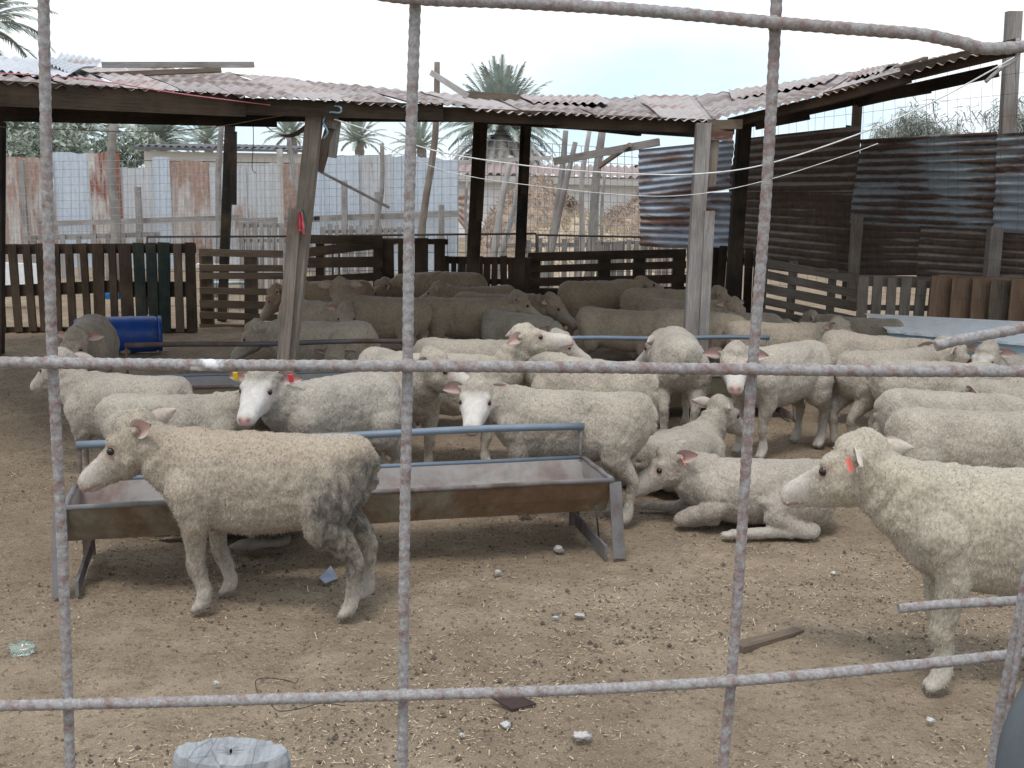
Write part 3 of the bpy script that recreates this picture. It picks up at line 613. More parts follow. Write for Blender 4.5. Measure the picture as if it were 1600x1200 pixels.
# ================================================================ TROUGHS
def trough(x0y0, x1y1, depth_dir, zrim, width, label, pipez, pipe_mat, legs=True, hay=False, pipe_over=(0, 0), hb=.15):
    A, B = Vector(x0y0), Vector(x1y1)          # front rim ends on the plan
    dx = (B-A).normalized(); dn = Vector((-dx.y, dx.x, 0)); root = empty('feed_trough', tuple((A+B)/2 + dn*width/2)); bpy.context.view_layer.update()
    tag(root, label, 'trough', 'steel feed troughs'); z = Vector((0, 0, 1))
    def p(t, w, h): return A + (B-A)*t + dn*(w) + z*h
    inx = .035
    prof = [(0, zrim), (inx, zrim-hb*.55), (inx*2.2, zrim-hb), (width-inx*2.2, zrim-hb), (width-inx, zrim-hb*.55), (width, zrim)]
    def body(mb):
        n_ = 24; vs = []
        for i in range(n_+1):
            for (w, h) in prof:
                q = p(i/n_, w, h); q += Vector((0, 0, .006*mnoise.noise(q*3))); vs.append(q)
        k = len(prof); mb.add(vs, [(i*k+j, i*k+j+1, (i+1)*k+j+1, (i+1)*k+j) for i in range(n_) for j in range(k-1)])
        for t in (0, 1): mb.add([p(t, w, h) for w, h in prof], [tuple(range(k))])
    ob = one('trough_body', 'trough', None, body); md = ob.modifiers.new('s', 'SOLIDIFY'); md.thickness = .005; md.offset = 0; pin(ob, root)
    def liner(mb):
        n_ = 24; vs = []; pr = [(w_+(.006 if w_ < width/2 else -.006), h_+.006) for w_, h_ in prof]; pr[0] = (pr[0][0], zrim-.004); pr[-1] = (pr[-1][0], zrim-.004)
        for i in range(n_+1):
            t = lerp(.004, .996, i/n_)
            for (w, h) in pr: q = p(t, w, h); q += Vector((0, 0, .006*mnoise.noise(q*3))); vs.append(q)
        k = len(pr); mb.add(vs, [(i*k+j, i*k+j+1, (i+1)*k+j+1, (i+1)*k+j) for i in range(n_) for j in range(k-1)])
        for t in (.004, .996): mb.add([p(t, w, h) for w, h in pr], [tuple(range(k))])
    pin(one('trough_lining', 'trough_in', None, liner), root)
    c = [p(0, 0, zrim), p(1, 0, zrim), p(1, width, zrim), p(0, width, zrim)]
    pin(one('rim', 'rim', None, lambda mb: [mb.tube([lerp(c[i], c[(i+1) % 4], k/8)+Vector((0, 0, .002*math.sin(k*2+i))) for k in range(9)], .011, 8) for i in (0, 1, 3)]), root)
    pin(one('rim', 'pipe_blue', None, lambda mb: mb.tube([c[2], c[3]], .010, 8)), root)
    if legs:
        for t, sg in ((.0, -1), (1.0, 1)):
            e = dx*(.012*sg)
            pin(one('leg', 'rim', None, lambda mb: mb.beam(p(t, .0, zrim-.01)+e, p(t, -.05, 0)+e*2, .05, .02, (0, 1, 0))), root)
            pin(one('leg', 'rim', None, lambda mb: mb.beam(p(t, width, zrim-.01)-e*2, p(t, width+.03, 0)-e*2, .045, .02, (0, 1, 0))), root)
            pin(one('foot_runner', 'rim', None, lambda mb: mb.beam(p(t, -.05, .03)-e*3, p(t, width+.03, .05)-e*3, .012, .055)), root)
    if pipez:
        q0, q1 = p(0, width, pipez)-dx*pipe_over[0], p(1, width, pipez)+dx*pipe_over[1]
        pin(one('guard_pipe', pipe_mat, None, lambda mb: mb.tube([lerp(q0, q1, k/10)+Vector((0, 0, .004*math.sin(k))) for k in range(11)], .0165, 12)), root)
        for q in (q0+dx*.01, q1-dx*.012):
            pin(one('pipe_bracket', 'rim', None, lambda mb: mb.tube([q, Vector((q.x, q.y, zrim-.1))], .009, 8)), root)
    if hay:
        rd = random.Random(3); vs, fs = [], []
        for i in range(500):
            t = abs(rd.gauss(0, .09)); w = rd.uniform(.11, width-.11); c_ = p(.02+t, w, zrim-hb+.012+rd.random()*.045*max(0, 1-t*3)); L = rd.uniform(.012, .035); a_ = rd.uniform(0, 6.28)
            d_ = Vector((math.cos(a_), math.sin(a_), rd.uniform(-.3, .3)))*L; s_ = Vector((-math.sin(a_), math.cos(a_), 0))*.0022; o = len(vs)
            vs += [c_-d_-s_, c_-d_+s_, c_+d_+s_, c_+d_-s_]; fs.append((o, o+1, o+2, o+3))
        mb = MB(); mb.add(vs, fs); tag(mb.build('hay_scraps', 'straw'), kind='stuff')
    return root
def plan(px, py, z): v = G(px, py, z); return Vector((v.x, v.y, 0))
zr = .325
T1a, T1b = plan(100, 794, zr), plan(957, 750, zr)
trough(T1a, T1b, None, zr, .40, 'rusty steel feed trough with blue guard pipe behind the front sheep', .47, 'pipe_blue', True, True, (0.0, 0.0))
T2a, T2b = plan(215, 604, .30), plan(662, 600, .30)
trough(plan(200, 608, .30), plan(655, 596, .30), None, .30, .45, 'grey feed trough with brown pipe behind the left group of sheep', .50, 'pipe_brown', True, False, (.05, 0), .22)
trough(plan(900, 590, .30), plan(1240, 586, .30), None, .30, .45, 'distant feed trough with blue grey pipe behind the rear view sheep', .50, 'pipe_blue', True, False, (.05, .0), .22)

# white topped blue tank on the right
tk = empty('metal_chest', tuple(G(1480, 600))); bpy.context.view_layer.update(); tag(tk, 'pale blue metal chest with a ragged white lid below the tin wall', 'chest')
za = .50
c0, c1, c2, c3 = G(1385, 513, za), G(1620, 535, za), G(1680, 512, za), G(1350, 495, za)
def prism(mb, top, z0, z1, sh=0):
    vs = [Vector((q.x, q.y, z0)) for q in top]+[Vector((q.x, q.y, z1)) for q in top]
    mb.add(vs, [(0, 1, 5, 4), (1, 2, 6, 5), (2, 3, 7, 6), (3, 0, 4, 7), (4, 5, 6, 7), (3, 2, 1, 0)])
cm = (c0+c1+c2+c3)/4; inner = [lerp(q, cm, .06) for q in (c0, c1, c2, c3)]
pin(one('chest_body', 'tank_blue', None, lambda mb: prism(mb, inner, 0, za-.03)), tk)
def lid(mb):
    n_ = 40; vs = []
    for i in range(n_+1):
        t = i/n_; f = lerp(c0, c1, t); k = lerp(c3, c2, t); f = f+(f-k).normalized()*(.03+.025*mnoise.noise(Vector((t*14, 0, 0)))); zz = .008*mnoise.noise(Vector((t*9, 3, 0)))
        vs += [f+Vector((0, 0, zz-.01)), k+Vector((0, 0, .03)), f+Vector((0, 0, zz-.03))]
    for i in range(n_): o = 3*i; mb.add([], []); mb.f += [(o, o+3, o+4, o+1), (o+2, o+5, o+3, o)]; mb.uv += [[(0, 0)]*4]*2; mb.sm += [False]*2
    mb.v += [tuple(v) for v in vs]
pin(one('lid', 'white_paint', None, lid), tk)
pin(one('lower_shelf', 'tank_blue', None, lambda mb: mb.beam(G(1352, 520, .42), G(1600, 560, .42), .10, .03)), tk)

# ================================================================ BACKGROUND
hs = empty('white_house', tuple(ground_px(870, 36))); bpy.context.view_layer.update(); tag(hs, 'long low white house with red grey tin roof edge behind the straw heap', 'house')
def boxp(mb, a, b, z0, z1, dep):
    d = Vector((0, dep, 0)); vs = [Vector((q.x, q.y, z)) for z in (z0, z1) for q in (a, b, b+d, a+d)]
    mb.add(vs, [(0, 1, 5, 4), (1, 2, 6, 5), (2, 3, 7, 6), (3, 0, 4, 7), (4, 5, 6, 7), (3, 2, 1, 0)])
wa, wb = P(690, 272, 36), P(1075, 282, 36); ht = wa.z
pin(one('wall', 'house', None, lambda mb: boxp(mb, wa, wb, 0, ht, 7)), hs)
pin(corr(wa+Vector((-.4, -.5, .05)), wb+Vector((.4, -.5, .05)), wb+Vector((.4, 4, .5)), wa+Vector((-.4, 4, .5)), None, .05, .25, 4, .02, 5, .03, 6).build('roof', 'roof_far_red'), hs)
pin(one('fascia', 'stone', None, lambda mb: mb.beam(wa+Vector((-.4, -.45, -.12)), wb+Vector((.4, -.45, -.12)), .08, .2)), hs)
h2 = empty('cream_house', tuple(ground_px(340, 30))); bpy.context.view_layer.update(); tag(h2, 'cream boarded building with dark corrugated roof above the tin fence at left', 'house')
wa, wb = P(225, 240, 30), P(482, 240, 30); ht = P(340, 237, 30).z
def boards(mb):
    for k in range(12): boxp(mb, Vector((wa.x, wa.y, 0)), Vector((wb.x, wa.y, 0)), max(0, ht-.26*(k+1)), ht-.26*k-.02, 5-.0*k)
pin(one('wall', 'house_cream', None, boards), h2)
A_ = Vector((wa.x-.1, wa.y-.5, ht+.1)); B_ = Vector((wb.x+.1, wa.y-.5, ht+.1))
pin(corr(A_, B_, B_+Vector((0, 5, .25)), A_+Vector((0, 5, .25)), None, .03, .2, 3, .01, 9, .02, 6).build('roof', 'roof_far'), h2)
pin(one('fascia', 'roof_far', None, lambda mb: mb.beam(A_-Vector((0, 0, .06)), B_-Vector((0, 0, .06)), .06, .07)), h2)

def heap(name, label, px0, px1, Y, ytop, mat, seed, dep=3.0):
    a, b = ground_px(px0, Y), ground_px(px1, Y); W = (b-a).length; H = P((px0+px1)/2, ytop, Y).z; mb = MB(); n_, m_ = 60, 24; vs = []
    for j in range(m_+1):
        for i in range(n_+1):
            u, v = i/n_, j/m_; h = H*(math.sin(math.pi*u)**.6)*(math.sin(math.pi*v)**.7); h *= 1+.35*mnoise.noise(Vector((u*5, v*4, seed))) ; h += .10*mnoise.noise(Vector((u*22, v*16, seed)))*(h > .05)
            vs.append((lerp(a.x, b.x, u), Y-dep/2+dep*v, max(-.05, h)))
    mb.add(vs, [(j*(n_+1)+i, j*(n_+1)+i+1, (j+1)*(n_+1)+i+1, (j+1)*(n_+1)+i) for j in range(m_) for i in range(n_)])
    rd = random.Random(seed); vv, ff = [], []
    for k in range(4200):                         # wispy stalks on the heap
        q = Vector(vs[rd.randrange(len(vs))]); 
        if q.z < .15: continue
        d_ = Vector((rd.gauss(0, .5), rd.gauss(0, .4)-.2, abs(rd.gauss(.3, .5)))).normalized()*rd.uniform(.08, .3); s_ = Vector((.007, 0, .005)); o = len(vv)
        vv += [q-s_, q+s_, q+d_]; ff.append((o, o+1, o+2))
    mb.add(vv, ff); tag(mb.build(name, mat), label, 'straw heap')
heap('straw_heap', 'rounded heap of dry brown brush before the white house', 745, 930, 26, 288, 'hay', 3, 4)
heap('straw_heap', 'dry brown slope of straw beside the blue tin wall', 925, 1090, 24, 300, 'hay', 5, 4)
heap('straw_heap', 'low pale straw pile at the foot of the brush heaps', 790, 1010, 21, 345, 'hay_pale', 8, 3)

def frond_mesh(L, droop, pairs, leafL, mb, base, az, el, dead=False, w=.042):
    d = Vector((math.cos(az)*math.cos(el), math.sin(az)*math.cos(el), math.sin(el))); pts = [Vector(base)]; st = 10
    for i in range(st):
        d = (d + Vector((0, 0, -droop/st*(.4+1.2*i/st)))).normalized(); pts.append(pts[-1]+d*(L/st))
    side = Vector((-math.sin(az), math.cos(az), 0)); vs, fs = [], []
    for i in range(pairs):
        t = .14+.86*i/pairs; k = t*st; a = int(min(k, st-1)); p = lerp(pts[a], pts[a+1], k-a); dr = (pts[a+1]-pts[a]).normalized(); up = side.cross(dr)
        ll = leafL*(.35+.65*math.sin(math.pi*min(1, t*.95+.08)))*random.uniform(.85, 1.1)
        for s_ in (-1, 1):
            v = (dr*.75+side*s_*.6+up*random.uniform(.1, .4)*(-1 if dead else 1)).normalized()*ll; q = p+v+Vector((0, 0, -.25*ll if dead else -.08*ll)); o = len(vs)
            vs += [p-dr*w, p+dr*w, q]; fs.append((o, o+1, o+2))
    mb.add(vs, fs); mb.tube(pts, [.035*(1-.9*i/st)*L/3 for i in range(st+1)], 4, False)
def palm(name, label, base, H, L, nup, ndead, group, seed, pairs=26, trunk_r=.28):
    random.seed(seed); root = empty(name, tuple(base)); bpy.context.view_layer.update(); tag(root, label, 'palm tree', group)
    def tr(mb):
        n_ = int(H*6); pts = [Vector((.15*math.sin(i*.1), 0, H*i/n_)) for i in range(n_+1)]; mb.tube(pts, [trunk_r*(1.0+.10*(i % 2)-.15*i/n_) for i in range(n_+1)], 12)
    one('trunk', 'bark', root, tr)
    mg = MB()
    for i in range(nup):
        t = (i+.5)/nup; az = i*2.39996; el = R(85-75*t**1.1); frond_mesh(L*random.uniform(.85, 1.05), .5+1.0*t, pairs, L*.17, mg, (0, 0, H), az, el)
    mg.build('crown', 'frond', root)
    if ndead:
        md = MB()
        for i in range(ndead):
            t = (i+.5)/ndead; az = i*2.39996+.5; frond_mesh(L*random.uniform(.75, .98), 1.0+.8*t, pairs, L*.15, md, (0, 0, H-.1), az, R(0-45*t), True)
        md.build('dead_frond_skirt', 'frond_dead', root)
    return root
random.seed(5)
def palm_at(label, px, py, Y, L, nup, ndead, seed, group='date palms beyond the yard', pairs=26):
    c = P(px, py, Y); return palm('date_palm', label, (c.x, Y, 0), c.z, L, nup, ndead, group, seed, pairs)
palm_at('big date palm with a skirt of dead fronds rising behind the shed roof', 782, 206, 42, 2.68, 90, 120, 1, pairs=34)
palm_at('small date palm above the tin fence right of the left shed post', 558, 222, 60, 1.9, 38, 0, 2)
palm_at('date palm crown low behind the second rebar', 655, 232, 60, 1.8, 36, 0, 3)
palm_at('date palm crown seen above the dark roofed cream house', 322, 222, 60, 1.9, 36, 0, 4)
palm_at('date palm crown just left of the left shed post', 452, 215, 55, 1.7, 36, 0, 5)
palm_at('date palm at far left with fronds over the tin roof', -40, 42, 26, 1.9, 46, 8, 6)
palm_at('broad date palm right of the brown trunk stub', 245, 225, 44, 2.3, 54, 8, 7)
palm_at('date palm in the thicket at the far left edge', 20, 215, 40, 2.4, 50, 10, 8)
palm_at('date palm in the thicket behind the first rebar', 115, 210, 42, 2.6, 50, 8, 9)

def tree(name, label, px, Y, ytop, wpx, mats, seed, group=None, wisp=False, n_leaf=9000, lobes=9, lsz=.11, cat='tree'):
    rd = random.Random(seed); g_ = ground_px(px, Y); T = P(px, ytop, Y); H = T.z; Wd = wpx/FPX*Y/2; root = empty(name, tuple(g_)); bpy.context.view_layer.update(); tag(root, label, cat, group)
    cl = []
    for i in range(lobes):
        a = rd.uniform(0, 6.28); r_ = Wd*math.sqrt(rd.random())*.8; cl.append((Vector((r_*math.cos(a), r_*math.sin(a)*.6, H*rd.uniform(.35, .86))), Wd*rd.uniform(.25, .5)))
    def trn(mb):
        mb.tube([Vector((0, 0, 0)), Vector((.05, 0, H*.2)), Vector((0, .05, H*.45))], [.14*H/4, .10*H/4, .06*H/4], 8)
        for c, r_ in cl: mb.tube(smoothcurve([Vector((0, 0, H*.2)), lerp(Vector((0, 0, H*.3)), c, .5)+Vector((0, 0, .1)), c], 3), [.05*H/4*(1-.12*i) for i in range(7)], 5, False)
    one('trunk', 'bark', root, trn); mb = MB(); vs, fs = [], []
    for k in range(n_leaf):
        c, r_ = cl[rd.randrange(len(cl))]; v = Vector((rd.gauss(0, 1), rd.gauss(0, 1), rd.gauss(0, 1))); v = v.normalized()*r_*(rd.random()**.5)
        p = c+Vector((v.x, v.y, v.z*.8)); p += Vector([mnoise.noise(p*1.7+Vector((q, 0, 0))) for q in (0, 9, 18)])*.25*r_
        if mnoise.noise(p*(2.5/max(Wd, .5))*2) < -.12: continue
        s_ = lsz*rd.uniform(.5, 1.3)
        if wisp: d_ = Vector((rd.gauss(0, .5), rd.gauss(0, .5), -abs(rd.gauss(.2, .6)))).normalized()*s_*2.2; e = Vector((rd.gauss(0, 1), rd.gauss(0, 1), rd.gauss(0, .4))).normalized()*s_*.13
        else: d_ = Vector((rd.gauss(0, 1), rd.gauss(0, 1), rd.gauss(0, 1))).normalized()*s_; e = Vector((rd.gauss(0, 1), rd.gauss(0, 1), rd.gauss(0, 1))).normalized()*s_*.45
        o = len(vs); vs += [p-e, p+e, p+d_+e*.3, p+d_-e*.3]; fs.append((o, o+1, o+2, o+3))
    mb.add(vs, fs); mb.build('crown', mats, root); return root
tg = 'trees beyond the yard'
tree('tamarisk_tree', 'wispy grey green tree above the tin wall at the right edge', 1500, 22, 118, 300, 'leaf_grey', 2, tg, True, 26000, 16, .10)
tree('tamarisk_tree', 'thin grey tree behind the first wall post above the dark tin', 1410, 27, 160, 190, 'leaf_grey', 3, tg, True, 9000, 9, .10)
tree('leafy_tree', 'green bushy tree behind the tin fence at far left', 40, 38, 190, 260, 'leaf', 4, tg, False, 9000, 12, .16)
tree('leafy_tree', 'green bushy tree behind the brown trunk stub', 190, 40, 198, 190, 'leaf', 5, tg, False, 8000, 10, .16)
tree('blue_green_tree', 'dark blue green tree tops left of the blue tin wall', 985, 45, 238, 70, 'leaf_blue', 6, tg, False, 3500, 7, .16)
tree('leafy_tree', 'small green bush behind the cream house end', 470, 50, 240, 60, 'leaf', 7, tg, False, 2500, 6, .16)
tree('blue_green_tree', 'low green bush behind the leaning poles', 915, 50, 252, 70, 'leaf_blue', 8, tg, False, 2500, 6, .15)
tree('dry_bush', 'leafless brown bush on top of the brush heap', 850, 25.5, 292, 110, 'hay', 9, None, True, 5000, 8, .10, 'bush')

# ================================================================ ROPES, CLOTH
def rope(name, pts, r, mat, label):
    tag(one(name, mat, None, lambda mb: mb.tube(smoothcurve([P(*p) for p in pts], 6), r, 6)), label, 'rope')
rope('rope', [(522, 186, 6.7), (610, 214, 6.8), (700, 240, 7.0), (850, 262, 7.2), (1000, 272, 7.2), (1100, 271, 7.0), (1200, 256, 6.8), (1340, 210, 6.4), (1460, 158, 6.1), (1588, 88, 5.9)], .0042, 'rope', 'thick white rope sagging across the yard to the top right')
rope('rope', [(524, 190, 6.8), (570, 215, 6.9), (700, 268, 7.1), (850, 292, 7.3), (1000, 306, 7.3), (1100, 302, 7.1), (1200, 281, 6.9), (1320, 243, 6.6), (1372, 224, 6.5)], .0022, 'rope', 'thin grey line sagging below the thick white rope')
rope('string', [(-60, 112, 5.0), (120, 122, 5.4), (300, 149, 6.0), (505, 174, 6.8)], .003, 'rope_pink', 'pink string along the left eave tied to the left post')
rope('wire_line', [(-40, 196, 6.4), (110, 203, 6.5), (230, 206, 6.6), (330, 199, 6.7), (420, 184, 6.75), (488, 174, 6.8)], .0028, 'rope_tan', 'tan wire sagging under the left eave')
rope('cord', [(505, 176, 6.7), (520, 166, 6.68), (532, 168, 6.66), (531, 176, 6.66), (514, 176, 6.66), (505, 190, 6.67), (512, 206, 6.66), (506, 216, 6.68)], .006, 'rope_blue', 'blue cord looped round the top of the left post')
rope('hanging_wire', [(395, 186, 8.5), (396, 220, 8.5), (394, 262, 8.5), (400, 270, 8.5)], .003, 'iron', 'thin dark wire hanging down left of the post')
def cloth(mb, c, w, h, seed):
    n_ = 8; vs = []
    for j in range(n_+1):
        for i in range(n_+1):
            u, v = i/n_-.5, j/n_; ww = w*(.25+1.4*v*(1-.5*v)); vs.append(Vector(c)+Vector((u*ww, -.03-.02*math.sin(u*14+seed)-.015*mnoise.noise(Vector((u*4, v*4, seed))), -v*h*(1+.3*u))))
    mb.add(vs, [(j*(n_+1)+i, j*(n_+1)+i+1, (j+1)*(n_+1)+i+1, (j+1)*(n_+1)+i) for j in range(n_) for i in range(n_)], None, True)
rg = empty('cloth_rag', tuple(P(470, 325, gp.y-.06))); bpy.context.view_layer.update(); tag(rg, 'red and green rag tied to the left shed post', 'rag')
pin(one('green_cloth', 'cloth_green', None, lambda mb: cloth(mb, P(474, 326, gp.y-.07), .07, .13, 1)), rg)
pin(one('red_cloth', 'cloth_red', None, lambda mb: cloth(mb, P(471, 330, gp.y-.09), .05, .12, 3)), rg)

# ================================================================ YARD LITTER
tag(one('board', 'wood_mid', None, lambda mb: mb.beam(G(1153, 1012)+Vector((0, 0, .0)), G(1250, 980)+Vector((0, 0, -.012)), .055, .022, (0, 0, 1), .7)), 'short board half buried in the dirt at front right', 'board')
def crumple(name, px, py, r, mat, label, cat, seed=0, sc=(1, .8, .7)):
    c = G(px, py); mb = MB(); mb.blob(c+Vector((0, 0, r*sc[2]*.35)), (r*sc[0]*.9, r*sc[1]*.9, r*sc[2]*.9), 14, 9, .42, seed); tag(mb.build(name, mat), label, cat)
crumple('plastic_bottle', 36, 1018, .035, 'bottle', 'crushed clear plastic bottle on the dirt at front left', 'bottle', 1, (1.4, .8, .7))
tag(one('glass_bottle', 'bottle', None, lambda mb: mb.tube([G(338, 880)+Vector((0, 0, .03)), G(350, 888)+Vector((0, 0, .03)), G(357, 897)+Vector((0, 0, .03))], [.012, .03, .03], 12)), 'clear bottle lying behind the front legs of the front sheep', 'bottle')
crumple('wool_tuft', 908, 1152, .019, 'stone', 'pale grey tuft of wool at the bottom centre right', 'tuft', 2, (1.4, .9, .6))
crumple('stone', 790, 1134, .014, 'fluff', 'small white stone just right of the middle rebar', 'stone', 3)
crumple('wool_tuft', 905, 962, .015, 'stone', 'small wool tuft on open dirt right of centre', 'tuft', 4, (1.5, 1, .4))
crumple('stone', 873, 860, .022, 'stone', 'rounded pale stone under the right end of the trough', 'stone', 5)
crumple('wool_tuft', 778, 895, .013, 'stone', 'tiny pale tuft in the shade before the trough', 'tuft', 6, (1.2, .9, .7))
crumple('stone', 1302, 896, .011, 'fluff', 'small pale stone before the lying sheep', 'stone', 7)
crumple('stone', 1453, 1127, .013, 'fluff', 'small pale stone below the front right hooves', 'stone', 8)
crumple('wool_tuft', 338, 1068, .010, 'fluff', 'little white scrap above the lower rebar at left', 'tuft', 9)
crumple('stone', 722, 1150, .010, 'stone', 'pinkish pebble near the middle rebar foot', 'stone', 10)
crumple('stone', 868, 965, .009, 'tank_blue', 'bluish chip beside the wool tuft right of centre', 'stone', 11, (1.6, .7, .4))
def scrap(mb, a, b, c, d):
    pts = [G(*a)+Vector((0, 0, .02)), G(*b)+Vector((0, 0, .035)), G(*c)+Vector((0, 0, .01)), G(*d)+Vector((0, 0, .004))]
    mb.add([*pts, *[p-Vector((0, 0, .004)) for p in pts]], [(0, 1, 2, 3), (7, 6, 5, 4), (0, 4, 5, 1), (1, 5, 6, 2), (2, 6, 7, 3), (3, 7, 4, 0)])
tag(one('plastic_scrap', 'plastic', None, lambda mb: scrap(mb, (499, 910), (517, 897), (528, 906), (508, 912))), 'bluish grey plastic scrap behind the hind hoof of the front sheep', 'scrap')
tag(one('tin_scrap', 'black_scrap', None, lambda mb: scrap(mb, (762, 1096), (800, 1096), (838, 1104), (800, 1110))), 'dark rusty scrap just below the lower rebar at centre', 'scrap')
for pts_, lab in (([(402, 1085), (400, 1066), (420, 1062), (448, 1066), (462, 1070), (466, 1063)], 'thin black wire curl on the dirt above the lower rebar'), ([(424, 1104), (436, 1114), (470, 1110), (498, 1102), (520, 1103), (540, 1106)], 'thin black wire lying just below the lower rebar')):
    tag(one('wire_scrap', 'iron', None, lambda mb: mb.tube(smoothcurve([G(*q)+Vector((0, 0, .006)) for q in pts_], 5), .0016, 5)), lab, 'wire')
tag(one('wire_scrap', 'iron', None, lambda mb: mb.tube(smoothcurve([P(931, 790, 4.35), P(934, 820, 4.35), G(937, 846)+Vector((0, 0, .004)), G(944, 850)+Vector((0, 0, .004))], 5), .004, 5)), 'rusty wire hanging from the right end of the front trough', 'wire')

# ================================================================ NEAR FENCE
mf = empty('rebar_mesh_panel', (0, .95, 0)); bpy.context.view_layer.update()
tag(mf, 'rusty grey welded rebar mesh fence in front of the camera', 'fence')
def rod(pts, r, part='rod', spots=(), rusty=0.0, Yo=0.0):
    c = smoothcurve([P(p[0], p[1], (p[2] if len(p) > 2 else .93)+Yo) for p in pts], 14); fine = []
    L = sum((c[i+1]-c[i]).length for i in range(len(c)-1)); n_ = int(L/.0022); acc = [0]
    for i in range(len(c)-1): acc.append(acc[-1]+(c[i+1]-c[i]).length)
    j = 0
    for k in range(n_+1):
        s_ = L*k/n_
        while j < len(c)-2 and acc[j+1] < s_: j += 1
        t = (s_-acc[j])/max(1e-9, acc[j+1]-acc[j]); fine.append(lerp(c[j], c[j+1], t))
    rad = [r*(1+.055*math.sin(k*.0022*2*math.pi/.0088)+.05*mnoise.noise(Vector((k*.12, r*1e4, 0)))) for k in range(n_+1)]
    mb = MB(); mb.tube(fine, rad, 14); o = mb.build(part, 'rebar'); me = o.data
    a = me.attributes.new('rusty', 'FLOAT', 'POINT'); w = me.attributes.new('whiteness', 'FLOAT', 'POINT')
    ph = random.uniform(0, 6); av, wv = [], []
    for k in range(n_+1):
        for q in range(14):
            s1 = k*.0022; av.append(max(0, math.sin(s1*2*math.pi/.0176+ph+q*.45)) + rusty); ww = 0
            for (sx, sl) in spots:
                sc = P(sx[0], sx[1], .93); 
                if (fine[k]-sc).length < sl: ww = max(ww, .7*min(1, max(0, 4*(mnoise.noise(fine[k]*190+Vector((q*.25, 0, 0)))+.02))))
            wv.append(ww)
    a.data.foreach_set('value', av); w.data.foreach_set('value', wv); pin(o, mf)
rod([(67, -60), (68, 0), (74, 300), (82, 560), (97, 850), (106, 1085), (112, 1290)], .0047)
rod([(650, -60), (649, 0), (640, 300), (637, 570), (632, 850), (630, 1100), (628, 1290)], .0048)
rod([(1214, -60), (1212, 30), (1196, 320), (1173, 610), (1158, 850), (1142, 1070), (1120, 1290)], .0047, rusty=.45)
rod([(560, -14), (650, -2), (800, 4), (1000, 16), (1205, 35), (1370, 48), (1440, 54), (1500, 66), (1555, 76), (1700, 62)], .0050, Yo=-.010, rusty=.25)
rod([(-60, 566), (0, 566), (300, 570), (630, 572), (900, 574), (1170, 577), (1400, 580), (1700, 580)], .0050, Yo=-.010, spots=(((335, 570), .02), ((1470, 579), .009)), rusty=.15)
rod([(-60, 1103), (0, 1103), (300, 1096), (640, 1086), (900, 1078), (1150, 1064), (1380, 1044), (1590, 1022), (1700, 1010)], .0050, Yo=-.010, spots=(((430, 1095), .011), ((890, 1079), .010), ((358, 1095), .008)))
rod([(1700, 930), (1600, 938), (1480, 944), (1404, 951)], .0043, Yo=-.008)
rod([(1700, 490), (1600, 512), (1500, 531), (1462, 541)], .0046, Yo=-.004, rusty=.1)
rod([(1640, 700, .9), (1600, 925, .9), (1580, 1030, .9), (1560, 1130, .9), (1540, 1290, .9)], .0046)
rod([(1640, 780, .88), (1612, 900, .88), (1588, 1040, .88), (1572, 1150, .88), (1560, 1290, .88)], .0026, 'tie_wire')
rod([(1590, 60, .92), (1588, 90, .92), (1560, 110, .92), (1540, 128, .92)], .0015, 'tie_wire')
tag(one('rubber_hose', 'hose', None, lambda mb: mb.tube(smoothcurve([P(1650, 1040, .85), P(1610, 1120, .85), P(1590, 1180, .85), P(1580, 1290, .85)], 6), .016, 12)), 'dark tube at the bottom right corner behind the rebar', 'hose')
for (wx, wy) in [(83, 566), (637, 571), (1176, 577), (107, 1101), (630, 1086), (1143, 1064), (649, -1), (1209, 36)]:
    pin(one('weld', 'rebar', None, lambda mb: mb.blob(P(wx, wy, .925), (.0062, .0058, .0062), 14, 10, .16, wx)), mf)
# post stump at the bottom edge
def stump(mb):
    c = P(361, 1178, 1.32); n_ = 44; Rr = .078; rings = [(c.z-.9, 1), (c.z-.25, 1.0), (c.z-.03, 1.0), (c.z-.006, .985), (c.z+.004, .93), (c.z+.002, .6), (c.z+.006, .3), (c.z+.004, .02)]
    vs = []
    for z_, k in rings:
        for i in range(n_):
            a_ = 2*math.pi*i/n_; rr_ = Rr*k*(1+.02*math.sin(3*a_)+.012*mnoise.noise(Vector((a_*3, 0, 0))))
            crack = .004 if i % 11 == 5 else (.0015 if i % 7 == 3 else 0)
            rr_ -= crack*(k > .5); vs.append((c.x+rr_*math.cos(a_), c.y+rr_*math.sin(a_)*.42, z_-crack*.25*(k < .95)+.003*math.sin(a_)+.003*mnoise.noise(Vector((a_*5, k*9, 0)))))
    fs = [(r_*n_+i, r_*n_+(i+1) % n_, (r_+1)*n_+(i+1) % n_, (r_+1)*n_+i) for r_ in range(len(rings)-1) for i in range(n_)]
    uv = [[(vs[q][2]*1.0 if r_ < 3 else .3*q/n_, (i+(q % n_ != i))*.012) for q in f] for f, r_, i in [(fs[r_*n_+i], r_, i) for r_ in range(len(rings)-1) for i in range(n_)]]
    mb.add(vs, fs, uv, False)
m, n, b = newmat('cracked_post_top'); co = coord(n); co2 = coord(n, 'Object', (60, 8, 2)); f = noise_(n, co2, 1, 5, .7, .5); g = noise_(n, co, 90, 4, .7)
vo = n.nodes.new('ShaderNodeTexVoronoi'); vo.feature = 'DISTANCE_TO_EDGE'; vo.inputs['Scale'].default_value = 26; n.links.new(coord(n, 'Object', (1, .35, .1)), vo.inputs['Vector'])
col = ramp(n, f, (.3, (.17, .18, .20)), (.7, (.40, .41, .43))); col = mixc(n, ramp(n, g, (.45, 0), (.7, .5)), col, (.22, .22, .22)); col = mixc(n, ramp(n, vo.outputs[0], (.0, .5), (.03, 0)), col, (.08, .08, .08))
